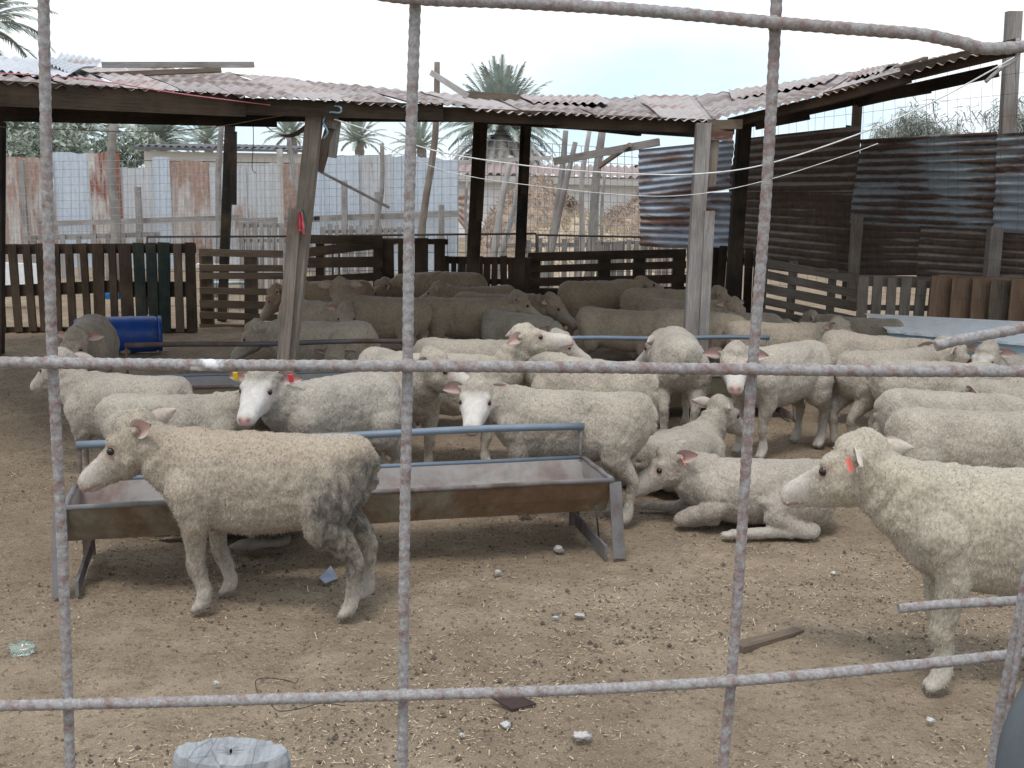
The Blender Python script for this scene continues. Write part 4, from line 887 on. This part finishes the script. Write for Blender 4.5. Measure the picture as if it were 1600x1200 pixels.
setc(n, b, col, .9); bump(n, b, f, .5, .004); M['stump'] = m
tag(one('fence_post', 'stump', None, stump), 'sawn cracked grey timber post top at the bottom edge', 'post')
# ================================================================ SHEEP
def loft(mb, rings, seg=18):
    """rings: (centre, axis u (side), axis v (up), half-width, half-height up, half-height down)"""
    vs = []; n_ = len(rings)
    for (c, sd_, up, hw, hu, hd) in rings:
        for k in range(seg):
            a = 2*math.pi*k/seg; ca, sa = math.cos(a), math.sin(a)
            sx = math.copysign(abs(ca)**.88, ca); sz = math.copysign(abs(sa)**.92, sa)
            vs.append(c+sd_*(hw*sx)+up*((hu if sa > 0 else hd)*sz))
    fs = [(i*seg+k, i*seg+(k+1) % seg, (i+1)*seg+(k+1) % seg, (i+1)*seg+k) for i in range(n_-1) for k in range(seg)]
    fs += [tuple(reversed(range(seg))), tuple((n_-1)*seg+k for k in range(seg))]; mb.add(vs, fs)
def ball(mb, c, r, sc=(1, 1, 1)): mb.blob(c, (r*sc[0], r*sc[1], r*sc[2]), 14, 9, 0)
def limb(mb, pts, rad, k=5, flat=1.0):
    P_ = [Vector((p[0], p[1], p[2])) for p in pts]; c = smoothcurve(P_, k); rr = []
    for i in range(len(c)):
        t = i/k; a = min(int(t), len(rad)-2); f = t-a; f = f*f*(3-2*f); rr.append(rad[a]*(1-f)+rad[a+1]*f)
    mb.tube(c, rr, 14); ball(mb, c[0], rr[0]*.98); ball(mb, c[-1], rr[-1]*.98)
SX, SY, SZ = Vector((1, 0, 0)), Vector((0, 1, 0)), Vector((0, 0, 1))
HS = 1.18
HEADP = [tuple(HS*q for q in r_) for r_ in [(-.055, .025, .030, .030, .030), (-.035, .010, .054, .054, .060), (0, .0, .070, .066, .078), (.04, -.010, .072, .064, .090), (.08, -.016, .066, .055, .088), (.12, -.022, .057, .046, .074), (.16, -.026, .046, .038, .056), (.20, -.031, .041, .034, .046), (.230, -.034, .038, .030, .039), (.246, -.037, .032, .023, .030), (.255, -.040, .019, .014, .018)]]
def ear_mesh(mb_out, attrs, base, d, opn, L=.125, W=.034, droop=.015):
    """leaf-shaped cupped ear with an inner and an outer face"""
    d = d.normalized(); opn = (opn-d*opn.dot(d)).normalized(); side = d.cross(opn); n_, m_ = 9, 6; lay = []
    for lay_i in (0, 1):
        vs = []
        for i in range(n_+1):
            t = i/n_; w = W*(math.sin(math.pi*(t*.93+.07)**.75)**.8)*(1.0) + .004*(1-t)
            for j in range(m_+1):
                v = (j/m_-.5)*2; cup = .55*W*(v*v-.6)*(1-.4*t)
                p = base + d*(L*t) + side*(w*v) + opn*(cup - (.0045*(1-v*v*.95)*(1-t*.8) if lay_i else 0)) + SZ*(-droop*t*t); vs.append(p)
        lay.append(vs)
    o = len(mb_out.v); q = (n_+1)*(m_+1); fs = []
    for i in range(n_):
        for j in range(m_):
            a = i*(m_+1)+j; fs.append((a, a+1, a+m_+2, a+m_+1)); fs.append((q+a, q+a+m_+1, q+a+m_+2, q+a+1))
    for i in range(n_): 
        for j in (0, m_): a = i*(m_+1)+j; fs.append((a, a+m_+1, q+a+m_+1, q+a))
    mb_out.add(lay[0]+lay[1], fs, None, True)
    for li in (0, 1):
        for i in range(n_+1):
            for j in range(m_+1):
                v = abs((j/m_-.5)*2); attrs['pink'].append((.75*(1-v**3) if li == 0 else .12)); attrs['face'].append(.35 if li else .7)
                attrs['dark'].append(.25*(1-v)*(1-i/n_) if li == 0 else 0); attrs['dirt'].append(0); attrs['brown'].append(0)

DEF = dict(s=1.0, ne=48, ny=0, hy=0, hp=42, nl=.235, pose='stand', legs=((0, 0), (0, 0), (0, 0), (0, 0)), vox=.0105, dirt=0, brown=0, fuzz=0, tag=None,
           white=.6, fat=.93, lx=1.0, col=(1, 1, 1), roll=0, ear=0, tail=True, arch=0.0, bend=0.0, smooth=5)
def make_sheep(label, loc, heading, **kw):
    k = dict(DEF); k.update(kw); s = k['s']; rd = random.Random(label); fat = k['fat']; lying = k['pose'] == 'lie'
    dz = -.30 if lying else 0.0; raw = MB(); bend = k['bend']
    def bp_(x, y, z):                                   # sideways bend of the spine
        x *= .94*k['lx']
        return Vector((x, y + bend*x*x*(1 if x > 0 else -.4), z+dz))
    # trunk
    T = [(-.425, .545, .035, .05, .06), (-.405, .535, .085, .095, .11), (-.36, .52, .128, .130, .150), (-.29, .505, .150, .150, .165), (-.19, .490, .158, .158, .170), (-.07, .478, .168, .166, .178),
         (.05, .474, .170, .170, .182), (.16, .478, .160, .164, .180), (.25, .488, .140, .155, .170), (.32, .500, .112, .135, .150), (.37, .512, .080, .10, .115), (.40, .515, .040, .05, .06)]
    rings = []
    for (x, z, w, hu, hd) in T:
        ar = k['arch']*math.cos((x+.02)*3.6); wl = 1.16 if lying else 1.0
        rings.append((bp_(x, 0, z+ar), SY, SZ, w*fat*wl, hu*(.93 if lying else 1), hd*(.93 if lying else 1.10)))
    loft(raw, rings, 22)
    if k['tail']: limb(raw, [bp_(-.40, 0, .59), bp_(-.430, 0, .56), bp_(-.436, 0, .50), bp_(-.428, 0, .455)], [.024, .021, .018, .010], 3)
    # neck and head frame
    ny, ne = R(k['ny']), R(k['ne']); n0 = bp_(.26, 0, .525); nd = Vector((math.cos(ne)*math.cos(ny), math.cos(ne)*math.sin(ny), math.sin(ne)))
    n0b = bp_(.335, 0, .545); poll = n0b + nd*k['nl']; hy, hp, hr = R(k['hy']), R(k['hp']), R(k['roll'])
    hu_ = Vector((math.cos(hp)*math.cos(hy), math.cos(hp)*math.sin(hy), -math.sin(hp))); hs_ = Vector((-math.sin(hy), math.cos(hy), 0)); hz_ = hu_.cross(hs_)
    hs_, hz_ = hs_*math.cos(hr)+hz_*math.sin(hr), hz_*math.cos(hr)-hs_*math.sin(hr)
    H = lambda u, y, z: poll+(hu_*u+hs_*y+hz_*z)*HS
    c = smoothcurve([n0, n0b+nd*.02, lerp(n0b, poll, .55)-SZ*.008, H(.015, 0, -.018)], 4); nn = len(c); rings = []
    for i, p in enumerate(c):
        t = (c[min(i+1, nn-1)]-c[max(i-1, 0)]).normalized(); sd_ = (SZ.cross(t) if abs(t.z) < .97 else hs_.copy()); sd_.normalize()
        if sd_.dot(SY if i < nn/2 else hs_) < 0: sd_ = -sd_
        up = t.cross(sd_); f = i/(nn-1); rings.append((p, sd_, up, lerp(.125*fat, .070, f**.75), lerp(.135, .064, f**.8), lerp(.17, .096, f**.75)))
    loft(raw, rings, 18)
    loft(raw, [(poll+hu_*u+hz_*zc, hs_, hz_, hw, a, b_) for (u, zc, hw, a, b_) in HEADP], 18)
    ball(raw, H(.022, 0, .040), .056, (1, 1, .75)); ball(raw, H(-.012, 0, .028), .058); ball(raw, H(.070, 0, .012), .044, (1.3, .9, .8))
    for sg in (-1, 1):
        ball(raw, H(.074, sg*.046, .016), .026); ball(raw, H(.06, sg*.043, -.045), .036)      # brow, cheek
        ball(raw, H(.236, sg*.018, -.026), .016); limb(raw, [H(-.012, sg*.045, .014), H(-.018, sg*.080, .014)], [.022, .012], 2)
    # legs
    Fx, Hx = .235, -.315
    if not lying:
        for i, (x0, sg) in enumerate(((Fx, 1), (Fx, -1), (Hx, 1), (Hx, -1))):
            dx, dy = k['legs'][i][:2]; lift = k['legs'][i][2] if len(k['legs'][i]) > 2 else 0
            y = sg*.088
            if i < 2:
                pts = [bp_(x0+.03, sg*.085, .46), bp_(x0-.005, sg*.10, .345), bp_(x0+.010+dx*.45, y+dy*.5, .215+lift*.5), bp_(x0+.012+dx*.55, y+dy*.6, .175+lift*.6), bp_(x0+dx*.8, y+dy*.8, .11+lift), bp_(x0+dx, y+dy, .058+lift), bp_(x0+dx+.010, y+dy, .036+lift)]
                limb(raw, pts, [.080, .052, .033, .032, .024, .028, .028], 5)
                for q in (-1, 1): limb(raw, [bp_(x0+dx+.004, y+dy+q*.012, .040+lift), bp_(x0+dx+.034, y+dy+q*.015, .013+lift)], [.020, .0165], 3)
            else:
                ball(raw, bp_(x0+.045, sg*.080, .47), .110, (1.0, .75, 1.2))
                pts = [bp_(x0+.05, sg*.09, .42), bp_(x0+.045, sg*.104, .34), bp_(x0-.005+dx*.5, y+sg*.010+dy*.5, .285), bp_(x0-.052+dx*.8, y+sg*.004+dy*.7, .228+lift), bp_(x0-.050+dx*.88, y+dy*.8, .19+lift), bp_(x0-.042+dx*.95, y+dy, .12+lift), bp_(x0-.034+dx, y+dy, .058+lift), bp_(x0-.020+dx, y+dy, .036+lift)]
                limb(raw, pts, [.100, .078, .048, .031, .030, .025, .029, .029], 5)
                for q in (-1, 1): limb(raw, [bp_(x0-.026+dx, y+dy+q*.012, .040+lift), bp_(x0+.004+dx, y+dy+q*.015, .013+lift)], [.020, .0165], 3)
    else:
        g0 = -dz                                           # ground in trunk coordinates
        def lp(x, y, z): return Vector((x, y, z))
        for sg in (1, -1):
            fr = k['legs'][0 if sg == 1 else 1]
            limb(raw, [lp(.24, sg*.09, .20), lp(.20, sg*.135, .12), lp(.33+fr[0], sg*.13, .055), lp(.36+fr[0], sg*.125, .04)], [.085, .056, .036, .030], 4)
            if len(fr) > 2: limb(raw, [lp(.35+fr[0], sg*.125, .036), lp(.44+fr[0], sg*.13, .028), lp(.52+fr[0], sg*.14, .028)], [.031, .025, .028], 4); [ball(raw, lp(.555+fr[0], sg*.145+q, .020), .018, (1.5, .8, .9)) for q in (-.014, .014)]
            else: limb(raw, [lp(.36+fr[0], sg*.125, .04), lp(.27, sg*.10, .030), lp(.20, sg*.09, .026)], [.032, .025, .024], 4)
            hr_ = k['legs'][2 if sg == 1 else 3]
            ball(raw, lp(-.24, sg*.115, .155), .125, (1.1, .72, 1.05))
            limb(raw, [lp(-.24, sg*.14, .17), lp(-.10+hr_[0]*.4, sg*.20, .13), lp(-.21+hr_[0]*.3, sg*.23, .05), lp(-.27+hr_[0]*.2, sg*.215, .042)], [.10, .072, .040, .033], 5)
            limb(raw, [lp(-.27+hr_[0]*.2, sg*.215, .042), lp(-.13+hr_[0]*.6, sg*.25, .034), lp(-.01+hr_[0], sg*.265, .028), lp(.03+hr_[0], sg*.27, .026)], [.036, .026, .029, .027], 4); [ball(raw, lp(.065+hr_[0], sg*.272+q, .018), .018, (1.5, .8, .9)) for q in (-.014, .014)]
    # one skin
    me = bpy.data.meshes.new('raw'); me.from_pydata(raw.v, [], raw.f); me.update(); tmp = bpy.data.objects.new('raw', me); scene.collection.objects.link(tmp)
    m1 = tmp.modifiers.new('r', 'REMESH'); m1.mode = 'VOXEL'; m1.voxel_size = k['vox']; m1.use_smooth_shade = True
    m2 = tmp.modifiers.new('s', 'SMOOTH'); m2.factor = .5; m2.iterations = int(k['smooth']*.0105/k['vox']+.5)
    dg = bpy.context.evaluated_depsgraph_get(); ev = tmp.evaluated_get(dg); res = bpy.data.meshes.new_from_object(ev)
    bpy.data.objects.remove(tmp); nv = len(res.vertices); co = np.empty(nv*3); res.vertices.foreach_get('co', co); co = co.reshape(-1, 3)
    no = np.empty(nv*3); res.vertices.foreach_get('normal', no); no = no.reshape(-1, 3)
    fz = [None]*len(res.polygons)
    for i, p in enumerate(res.polygons): fz[i] = tuple(p.vertices)
    bpy.data.meshes.remove(res)
    # head-local coordinates
    po = np.array(poll); hu_n, hs_n, hz_n = np.array(hu_), np.array(hs_), np.array(hz_)
    rel = (co-po)/HS; U = rel@hu_n; Yh = rel@hs_n; Zh = rel@hz_n; rad = np.sqrt(Yh**2+(Zh+.02)**2)
    ss = lambda a, b_, x: np.clip((x-a)/(b_-a), 0, 1)**2*(3-2*np.clip((x-a)/(b_-a), 0, 1))
    headm = ss(.14, .10, rad)*ss(-.08, -.02, U)
    face = headm*ss(.045+.05*(k['white'] < .9), .125+.06*(k['white'] < .9), U+np.abs(Yh)*.25+np.where(Zh < -.03, -.02, 0))
    face = np.clip(face, 0, 1)*(.22+.70*k['white'])
    mz = co[:, 2]; low = ss(.20, .03, mz) if not lying else ss(.07, .03, mz)*ss(.0, .14, np.abs(co[:, 1])-.12)
    # short-hair legs are pale
    face = np.maximum(face, low*.35)
    nostr = np.exp(-(((U-.246)/.010)**2+((np.abs(Yh)-.016)/.009)**2+((Zh+.028)/.009)**2))
    nosep = np.exp(-(((U-.252)/.020)**2+((Yh)/.026)**2+((Zh+.032)/.020)**2))
    mouth = np.exp(-(((Zh+.054+.12*(.25-U))/.0042)**2))*ss(.16, .20, U)*headm
    eyer = np.exp(-(((U-.088)/.024)**2+((np.abs(Yh)-.060)/.02)**2+((Zh-.002)/.014)**2))
    pink = np.clip(1.0*nosep+.55*eyer+.7*mouth, 0, 1); dark = np.clip(nostr*1.0+mouth*.5+eyer*.45, 0, 1)
    if not lying: dark = np.maximum(dark, .45*ss(.030, .008, mz))
    n3 = lambda q, sc, o_: np.array([mnoise.noise(Vector((v[0]*sc+o_, v[1]*sc, v[2]*sc))) for v in q])
    sd0 = rd.uniform(0, 90); nA = n3(co, 7, sd0); nB = n3(co, 30, sd0+5)
    nC = n3(co*np.array([1.6, 1, .7]), 70, sd0+9) if k['vox'] < .011 else 0*nA
    # fleece folds round the neck, lumps everywhere but the face
    wool = 1-np.clip(face, 0, 1)*.95
    xx, yy, zz = co[:, 0], co[:, 1], co[:, 2]-dz; side = ss(.06, .12, np.abs(yy)); g2 = lambda x0, z0, wx, wz: np.exp(-((xx-x0)/wx)**2-((zz-z0)/wz)**2)
    disp = wool*(.0085*nA+.0034*nB+.0022*nC) + side*(-.016*g2(-.13, .555, .07, .05)+.012*g2(.20, .46, .07, .10)-.010*g2(.10, .40, .05, .08)+.010*g2(-.28, .50, .08, .08)) + wool*.0028*np.clip(.5+nA*1.5, 0, 1)*np.sin(xx*62+nA*7+zz*22)*ss(-.4, -.3, xx)
    # hanging neck folds
    nd_n = np.array(nd); tn = (co-np.array(n0b))@nd_n; fold = ss(-.02, .06, tn)*ss(k['nl']*1.0, k['nl']*.6, tn); disp += wool*fold*.0035*np.sin(tn*95+nA*5)
    # soften the brow cap edge; smaller radius on shanks stays
    co2 = co+no*disp[:, None]
    if not lying: co2[:, 2] = np.maximum(co2[:, 2], .0)
    dirt = np.zeros(nv)
    if k['dirt']:
        rump = ss(-.08, -.30, co[:, 0]+.3*np.abs(co[:, 2]-.42))*ss(.64, .54, co[:, 2]); leg = ss(.36, .12, mz)*ss(.0, -.2, co[:, 0]); leg2 = ss(.28, .15, mz)*ss(.0, .2, co[:, 0])*.55
        dirt = np.clip(np.maximum(np.maximum(rump, leg*.8), leg2)*(.85+.9*nA+.5*nB)*k['dirt'], 0, 1)
        dirt = np.maximum(dirt, .35*k['dirt']*ss(.36, .29, mz)*ss(.25, .28, mz))*(1-low*.7)
    dirt = np.maximum(dirt, np.clip(.25+nA*.8+nB*.4, 0, 1)*.36*(1-face)); dirt = np.maximum(dirt, .30*ss(.40, .30, co[:, 2]-dz)*(.7+nB)*(1-face))
    brown = np.clip(ss(.52, .66, mz)*(.6+nA)*k['brown']*ss(.42, .28, co[:, 0]) + .6*k['brown']*ss(.36, .30, mz)*ss(.27, .30, mz), 0, 1)
    at = dict(face=list(face), pink=list(pink), dark=list(dark), dirt=list(dirt), brown=list(brown))
    fin = MB(); fin.v = [tuple(v) for v in co2]; fin.f = fz; fin.uv = [[(0, 0)]*len(f) for f in fz]; fin.sm = [True]*len(fz)
    eo = k['ear']
    for sg in (-1, 1):
        base = H(-.008, sg*.058, .014); bk = min(1, max(0, eo/.35)); d_ = hs_*(sg*(.85-.30*bk))+hu_*(-.30-.55*bk)+hz_*(-.10+.12*bk); opn = hu_*(.7-.4*bk)+hz_*(.15-.05*bk)+hs_*(sg*(.25+.65*bk))
        ear_mesh(fin, at, base, d_, opn)
    if k['fuzz']:                                           # short locks standing off the fleece
        cand = np.nonzero(wool > .35)[0]; sel = rng.choice(cand, k['fuzz']); vs, fs = [], []
        for i in sel:
            p, nn_ = Vector(co2[i]), Vector(no[i]); q = Vector((rd.gauss(0, 1), rd.gauss(0, 1), rd.gauss(0, 1))); t_ = nn_.cross(q).normalized(); L = rd.uniform(.0022, .0055)*wool[i]
            p = p+t_*rd.uniform(-.006, .006); o = len(vs); w_ = rd.uniform(.001, .0024); vs += [p-nn_*.003-t_*w_, p-nn_*.003+t_*w_, p+nn_*L+q*.0028-SZ*.002]; fs.append((o, o+1, o+2))
            for key, arr in (('face', face), ('pink', pink), ('dark', dark), ('dirt', dirt), ('brown', brown)): at[key] += [arr[i]]*3
        fin.add(vs, fs, None, True)
    root = empty('sheep', (loc[0], loc[1], 0), R(heading)); root.scale = (s, s, s); tag(root, label, 'sheep', 'sheep in the yard')
    me = bpy.data.meshes.new('body'); me.from_pydata(fin.v, [], fin.f); me.polygons.foreach_set('use_smooth', fin.sm); me.materials.append(M['fleece'])
    for key, arr in at.items():
        a = me.attributes.new(key, 'FLOAT', 'POINT'); a.data.foreach_set('value', np.asarray(arr, dtype=np.float32))
    me.update(); body = bpy.data.objects.new('body', me); link(body, root); body.color = (*k['col'], 1)
    for sg in (-1, 1):
        e = MB(); ball(e, H(.088, sg*.0560, .002), .0145); e.build('eye', 'eye', root)
    if k['tag']:
        for sg, mt in k['tag']:
            b0 = H(-.03, sg*.115, .012); e = MB(); e.beam(b0+hz_*.012+hu_*.016, b0-hz_*.028+hu_*.018, .022, .006, tuple(hu_)); e.build('ear_tag', mt, root)
    return root


def back_h(px, py, Y): return P(px, py, Y).z
TR, TY, TP = 'tag_red', 'tag_yellow', 'tag_pink'
# (label, (px, py of the middle of the back[, distance]), heading, options)
FLOCK = [  # col of shed sheep: roof shade mixed into the brownish fleece tint
 ('muddy brown ewe standing in profile before the trough, dark stained rump, facing left', (408, 672, 3.76), 176, dict(ne=34, nl=.15, ny=-4, hy=3, hp=33, dirt=1.0, brown=1.0, fuzz=30000, vox=.0075, col=(.95, .90, .83), white=.35, legs=((-.03, 0), (-.07, 0), (-.01, 0), (-.03, 0)), ear=.35)),
 ('creamy white sheep cut off by the right edge at the front, head turned left', (1614, 728, 3.22), 173, dict(ne=36, nl=.17, ny=-8, hy=-36, hp=24, fuzz=20000, vox=.0075, col=(1.15, 1.13, 1.04), white=.5, legs=((.0, 0), (-.06, 0), (0, 0), (.05, 0)), ear=.1, tag=((1, TP),))),
 ('white faced sheep looking at the camera over the blue pipe, body running right', (888, 625, 4.96), 166, dict(s=.93, lx=1.06, ne=28, nl=.16, ny=35, hy=100, hp=20, fuzz=12000, vox=.009, col=(1.0, .97, .92), white=1.0, legs=((-.05, 0), (.0, 0), (.02, 0), (.12, 0)), tag=((1, TR),), ear=-.1)),
 ('white faced sheep with yellow and red ear tags staring at the camera at left', (524, 588, 5.08), 214, dict(lx=.84, ne=46, nl=.17, ny=5, hy=50, hp=22, fuzz=9000, vox=.009, col=(.95, .95, .93), white=1.0, tag=((1, TR), (-1, TY)), ear=-.1, arch=.012)),
 ('grey sheep behind the muddy ewe, rump left, its head hidden behind the tagged face', (275, 612, 4.95), 8, dict(ne=38, nl=.15, ny=5, hy=20, hp=20, fuzz=7000, vox=.009, col=(.93, .92, .88), arch=-.008, tag=((-1, TP),))),
 ('grey sheep at far left behind the first rebar, head raised to the left', (195, 582, 5.30), 163, dict(ne=52, nl=.17, ny=-8, hy=-12, hp=25, col=(.92, .90, .87), white=.3, vox=.010, fuzz=5000)),
 ('sheep standing before the pallets at far left with face turned to the camera', (138, 498), 285, dict(s=.93, ne=10, nl=.15, ny=-10, hy=-25, hp=40, col=(.86, .83, .78), white=.25, fat=.95)),
 ('sheep lying on the dirt in front, head turned left with orange pink ear tag', (1185, 710, 4.88), 174, dict(pose='lie', ne=38, nl=.13, ny=14, hy=10, hp=30, fuzz=12000, vox=.009, col=(.98, .95, .92), white=.2, legs=((.02, 0), (.0, 0, 1), (.10, 0), (.05, 0)), tag=((1, TP),), ear=.3, bend=-.2)),
 ('sheep lying behind the tagged one, head turned away to the right', (1060, 664, 5.55), 50, dict(pose='lie', ne=48, nl=.20, ny=-6, hy=-14, hp=26, col=(.93, .91, .87), white=.1, ear=.2, fuzz=4000)),
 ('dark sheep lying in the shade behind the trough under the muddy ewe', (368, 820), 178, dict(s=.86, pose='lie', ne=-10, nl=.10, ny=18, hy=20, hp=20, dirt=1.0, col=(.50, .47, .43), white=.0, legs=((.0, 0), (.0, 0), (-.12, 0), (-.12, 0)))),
 ('shaggy sheep by the second rebar looking right with pink nose', (622, 552, 5.85), 300, dict(ne=42, nl=.17, ny=-2, hy=46, hp=16, col=(1.0, .97, .92), white=.6, vox=.010, fuzz=7000)),
 ('pale sheep at centre lifting its chin high to the right over its neighbour', (700, 552, 5.95), 2, dict(ne=60, nl=.24, ny=0, hy=0, hp=-6, col=(1.08, 1.05, .98), white=.5, vox=.010, fuzz=7000, arch=.01, ear=.2)),
 ('pale sheep with pink rump mark behind the lifted chin, rump to the right', (925, 556, 5.75), 142, dict(ne=5, nl=.13, ny=-10, hy=-10, hp=30, col=(1.05, 1.02, .95), white=.5, vox=.010, arch=-.008, fuzz=6000)),
 ('grey sheep behind the second rebar with yellow tagged head to the right', (745, 528, 6.85), 2, dict(lx=1.1, ne=24, nl=.24, ny=0, hy=-8, hp=22, col=(.95, .93, .88), white=.4, tag=((-1, TY),), fuzz=3000)),
 ('white sheep seen squarely from behind before the second trough', (1060, 517, 6.75), 86, dict(ne=-8, nl=.12, ny=30, hy=40, hp=30, col=(1.06, 1.05, 1.02), vox=.010, tag=((1, TR),), fuzz=5000)),
 ('pale sheep facing the camera behind the third rebar, body angled right', (1220, 536, 6.35), 218, dict(ne=28, nl=.14, ny=15, hy=42, hp=22, col=(1.08, 1.06, 1.02), vox=.010, white=.6, fuzz=6000)),
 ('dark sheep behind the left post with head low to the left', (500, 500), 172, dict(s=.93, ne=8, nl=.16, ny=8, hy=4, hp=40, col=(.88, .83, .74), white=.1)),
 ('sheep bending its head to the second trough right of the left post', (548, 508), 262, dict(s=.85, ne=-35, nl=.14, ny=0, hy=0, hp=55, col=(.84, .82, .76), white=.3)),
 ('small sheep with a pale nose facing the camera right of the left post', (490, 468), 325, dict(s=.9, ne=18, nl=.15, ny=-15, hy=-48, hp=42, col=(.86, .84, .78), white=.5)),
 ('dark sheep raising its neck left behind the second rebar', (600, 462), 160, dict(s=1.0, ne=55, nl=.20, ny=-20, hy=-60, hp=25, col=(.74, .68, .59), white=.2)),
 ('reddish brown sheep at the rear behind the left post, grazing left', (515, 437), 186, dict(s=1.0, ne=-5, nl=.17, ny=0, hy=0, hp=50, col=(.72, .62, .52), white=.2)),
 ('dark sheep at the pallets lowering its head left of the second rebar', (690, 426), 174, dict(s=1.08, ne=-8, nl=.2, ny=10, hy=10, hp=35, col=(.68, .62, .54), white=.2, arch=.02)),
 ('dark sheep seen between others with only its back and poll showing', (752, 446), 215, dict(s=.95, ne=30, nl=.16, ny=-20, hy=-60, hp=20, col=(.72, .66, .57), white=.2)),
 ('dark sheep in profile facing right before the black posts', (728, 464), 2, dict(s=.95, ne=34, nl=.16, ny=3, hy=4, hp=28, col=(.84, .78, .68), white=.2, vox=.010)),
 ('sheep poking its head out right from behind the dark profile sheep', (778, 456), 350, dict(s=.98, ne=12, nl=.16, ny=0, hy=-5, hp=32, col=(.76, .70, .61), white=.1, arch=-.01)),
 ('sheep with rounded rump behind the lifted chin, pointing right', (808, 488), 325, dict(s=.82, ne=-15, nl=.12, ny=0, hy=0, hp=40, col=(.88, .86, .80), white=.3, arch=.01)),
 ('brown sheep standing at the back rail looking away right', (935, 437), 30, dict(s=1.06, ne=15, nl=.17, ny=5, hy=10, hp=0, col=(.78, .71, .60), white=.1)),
 ('sheep behind the right shed post facing right, back held level', (1040, 450), 4, dict(s=1.0, ne=16, nl=.18, ny=3, hy=0, hp=25, col=(.84, .78, .68), white=.1)),
 ('sheep whose face shows right of the right shed post', (1068, 467), 345, dict(s=.92, ne=24, nl=.17, ny=-5, hy=-40, hp=34, col=(.86, .80, .71), white=.4)),
 ('stocky sheep with tall rump left of the right shed post', (972, 482, 8.7), 340, dict(ne=-25, nl=.17, ny=0, hy=0, hp=45, col=(.84, .79, .70), white=.2, arch=.0)),
 ('sheep half hidden by the right shed post, sloping down to the right', (1090, 486, 8.5), 335, dict(ne=-15, nl=.17, ny=0, hy=0, hp=40, col=(.84, .81, .74), white=.2, arch=.01)),
 ('sheep whose back alone shows above the others right of the right post', (1145, 486), 350, dict(s=.9, ne=-10, nl=.15, ny=0, hy=0, hp=40, col=(.78, .75, .69), white=.2)),
 ('sheep with long white nose looking right beside the slat fence', (1212, 502, 8.0), 350, dict(ne=24, nl=.19, ny=5, hy=-30, hp=35, col=(.88, .83, .75), white=.6, vox=.010)),
 ('dark sheep in the corner behind the slat fence facing left', (1345, 494), 150, dict(s=.85, ne=20, nl=.15, ny=5, hy=5, hp=30, col=(.74, .72, .67), white=.1)),
 ('sheep standing before the blue chest with its face toward the camera', (1372, 522, 7.1), 318, dict(ne=22, nl=.15, ny=-5, hy=-30, hp=24, col=(.98, .95, .89), white=.2)),
 ('sheep of the right group with hind legs toward the camera, head lowered right', (1388, 545, 6.55), 24, dict(ne=22, nl=.20, ny=-24, hy=-34, hp=30, col=(1.0, .97, .92), white=.4, vox=.010, fuzz=4000)),
 ('sheep of the right group with a smooth level back crossed by the rebar', (1465, 562, 6.15), 352, dict(ne=-15, nl=.14, ny=0, hy=0, hp=35, col=(1.0, .98, .93), white=.3, vox=.010, fuzz=4000)),
 ('white faced sheep at the right edge before the blue chest looking left', (1610, 550, 6.75), 208, dict(ne=46, nl=.17, ny=-5, hy=15, hp=32, col=(1.0, .98, .95), white=.9, vox=.010)),
 ('sheep with windblown fleece bending down right behind the cream sheep', (1490, 610, 5.3), 350, dict(ne=-40, nl=.22, ny=0, hy=0, hp=50, col=(1.0, .98, .94), white=.3, vox=.010, fuzz=7000)),
 ('sheep with a long tail at right between the wire and the cream sheep', (1520, 640, 4.75), 356, dict(ne=10, nl=.2, ny=0, hy=0, hp=35, col=(1.03, 1.0, .95), white=.3, vox=.009, fuzz=9000)),
 ('sheep with only its ear and poll showing behind the windblown fleece', (1625, 600, 5.7), 150, dict(ne=10, nl=.13, ny=10, hy=20, hp=30, col=(1.0, .98, .93), white=.4)),
]
for (lab, pos, hd, kw) in FLOCK:
    px, py = pos[:2]; lie = kw.get('pose') == 'lie'; hb = .36 if lie else .655
    if len(pos) == 3:
        v = P(px, py, pos[2])
        if 's' not in kw: kw['s'] = v.z/hb
        loc = (v.x, v.y); print('SIZE %.2f' % kw['s'], lab[:50])
    else: v = G(px, py, hb*kw['s']); loc = (v.x, v.y); print('DIST %.2f' % v.y, lab[:50])
    if lab.startswith('dark sheep lying in the shade'): v = G(372, 832); loc = (v.x, v.y)
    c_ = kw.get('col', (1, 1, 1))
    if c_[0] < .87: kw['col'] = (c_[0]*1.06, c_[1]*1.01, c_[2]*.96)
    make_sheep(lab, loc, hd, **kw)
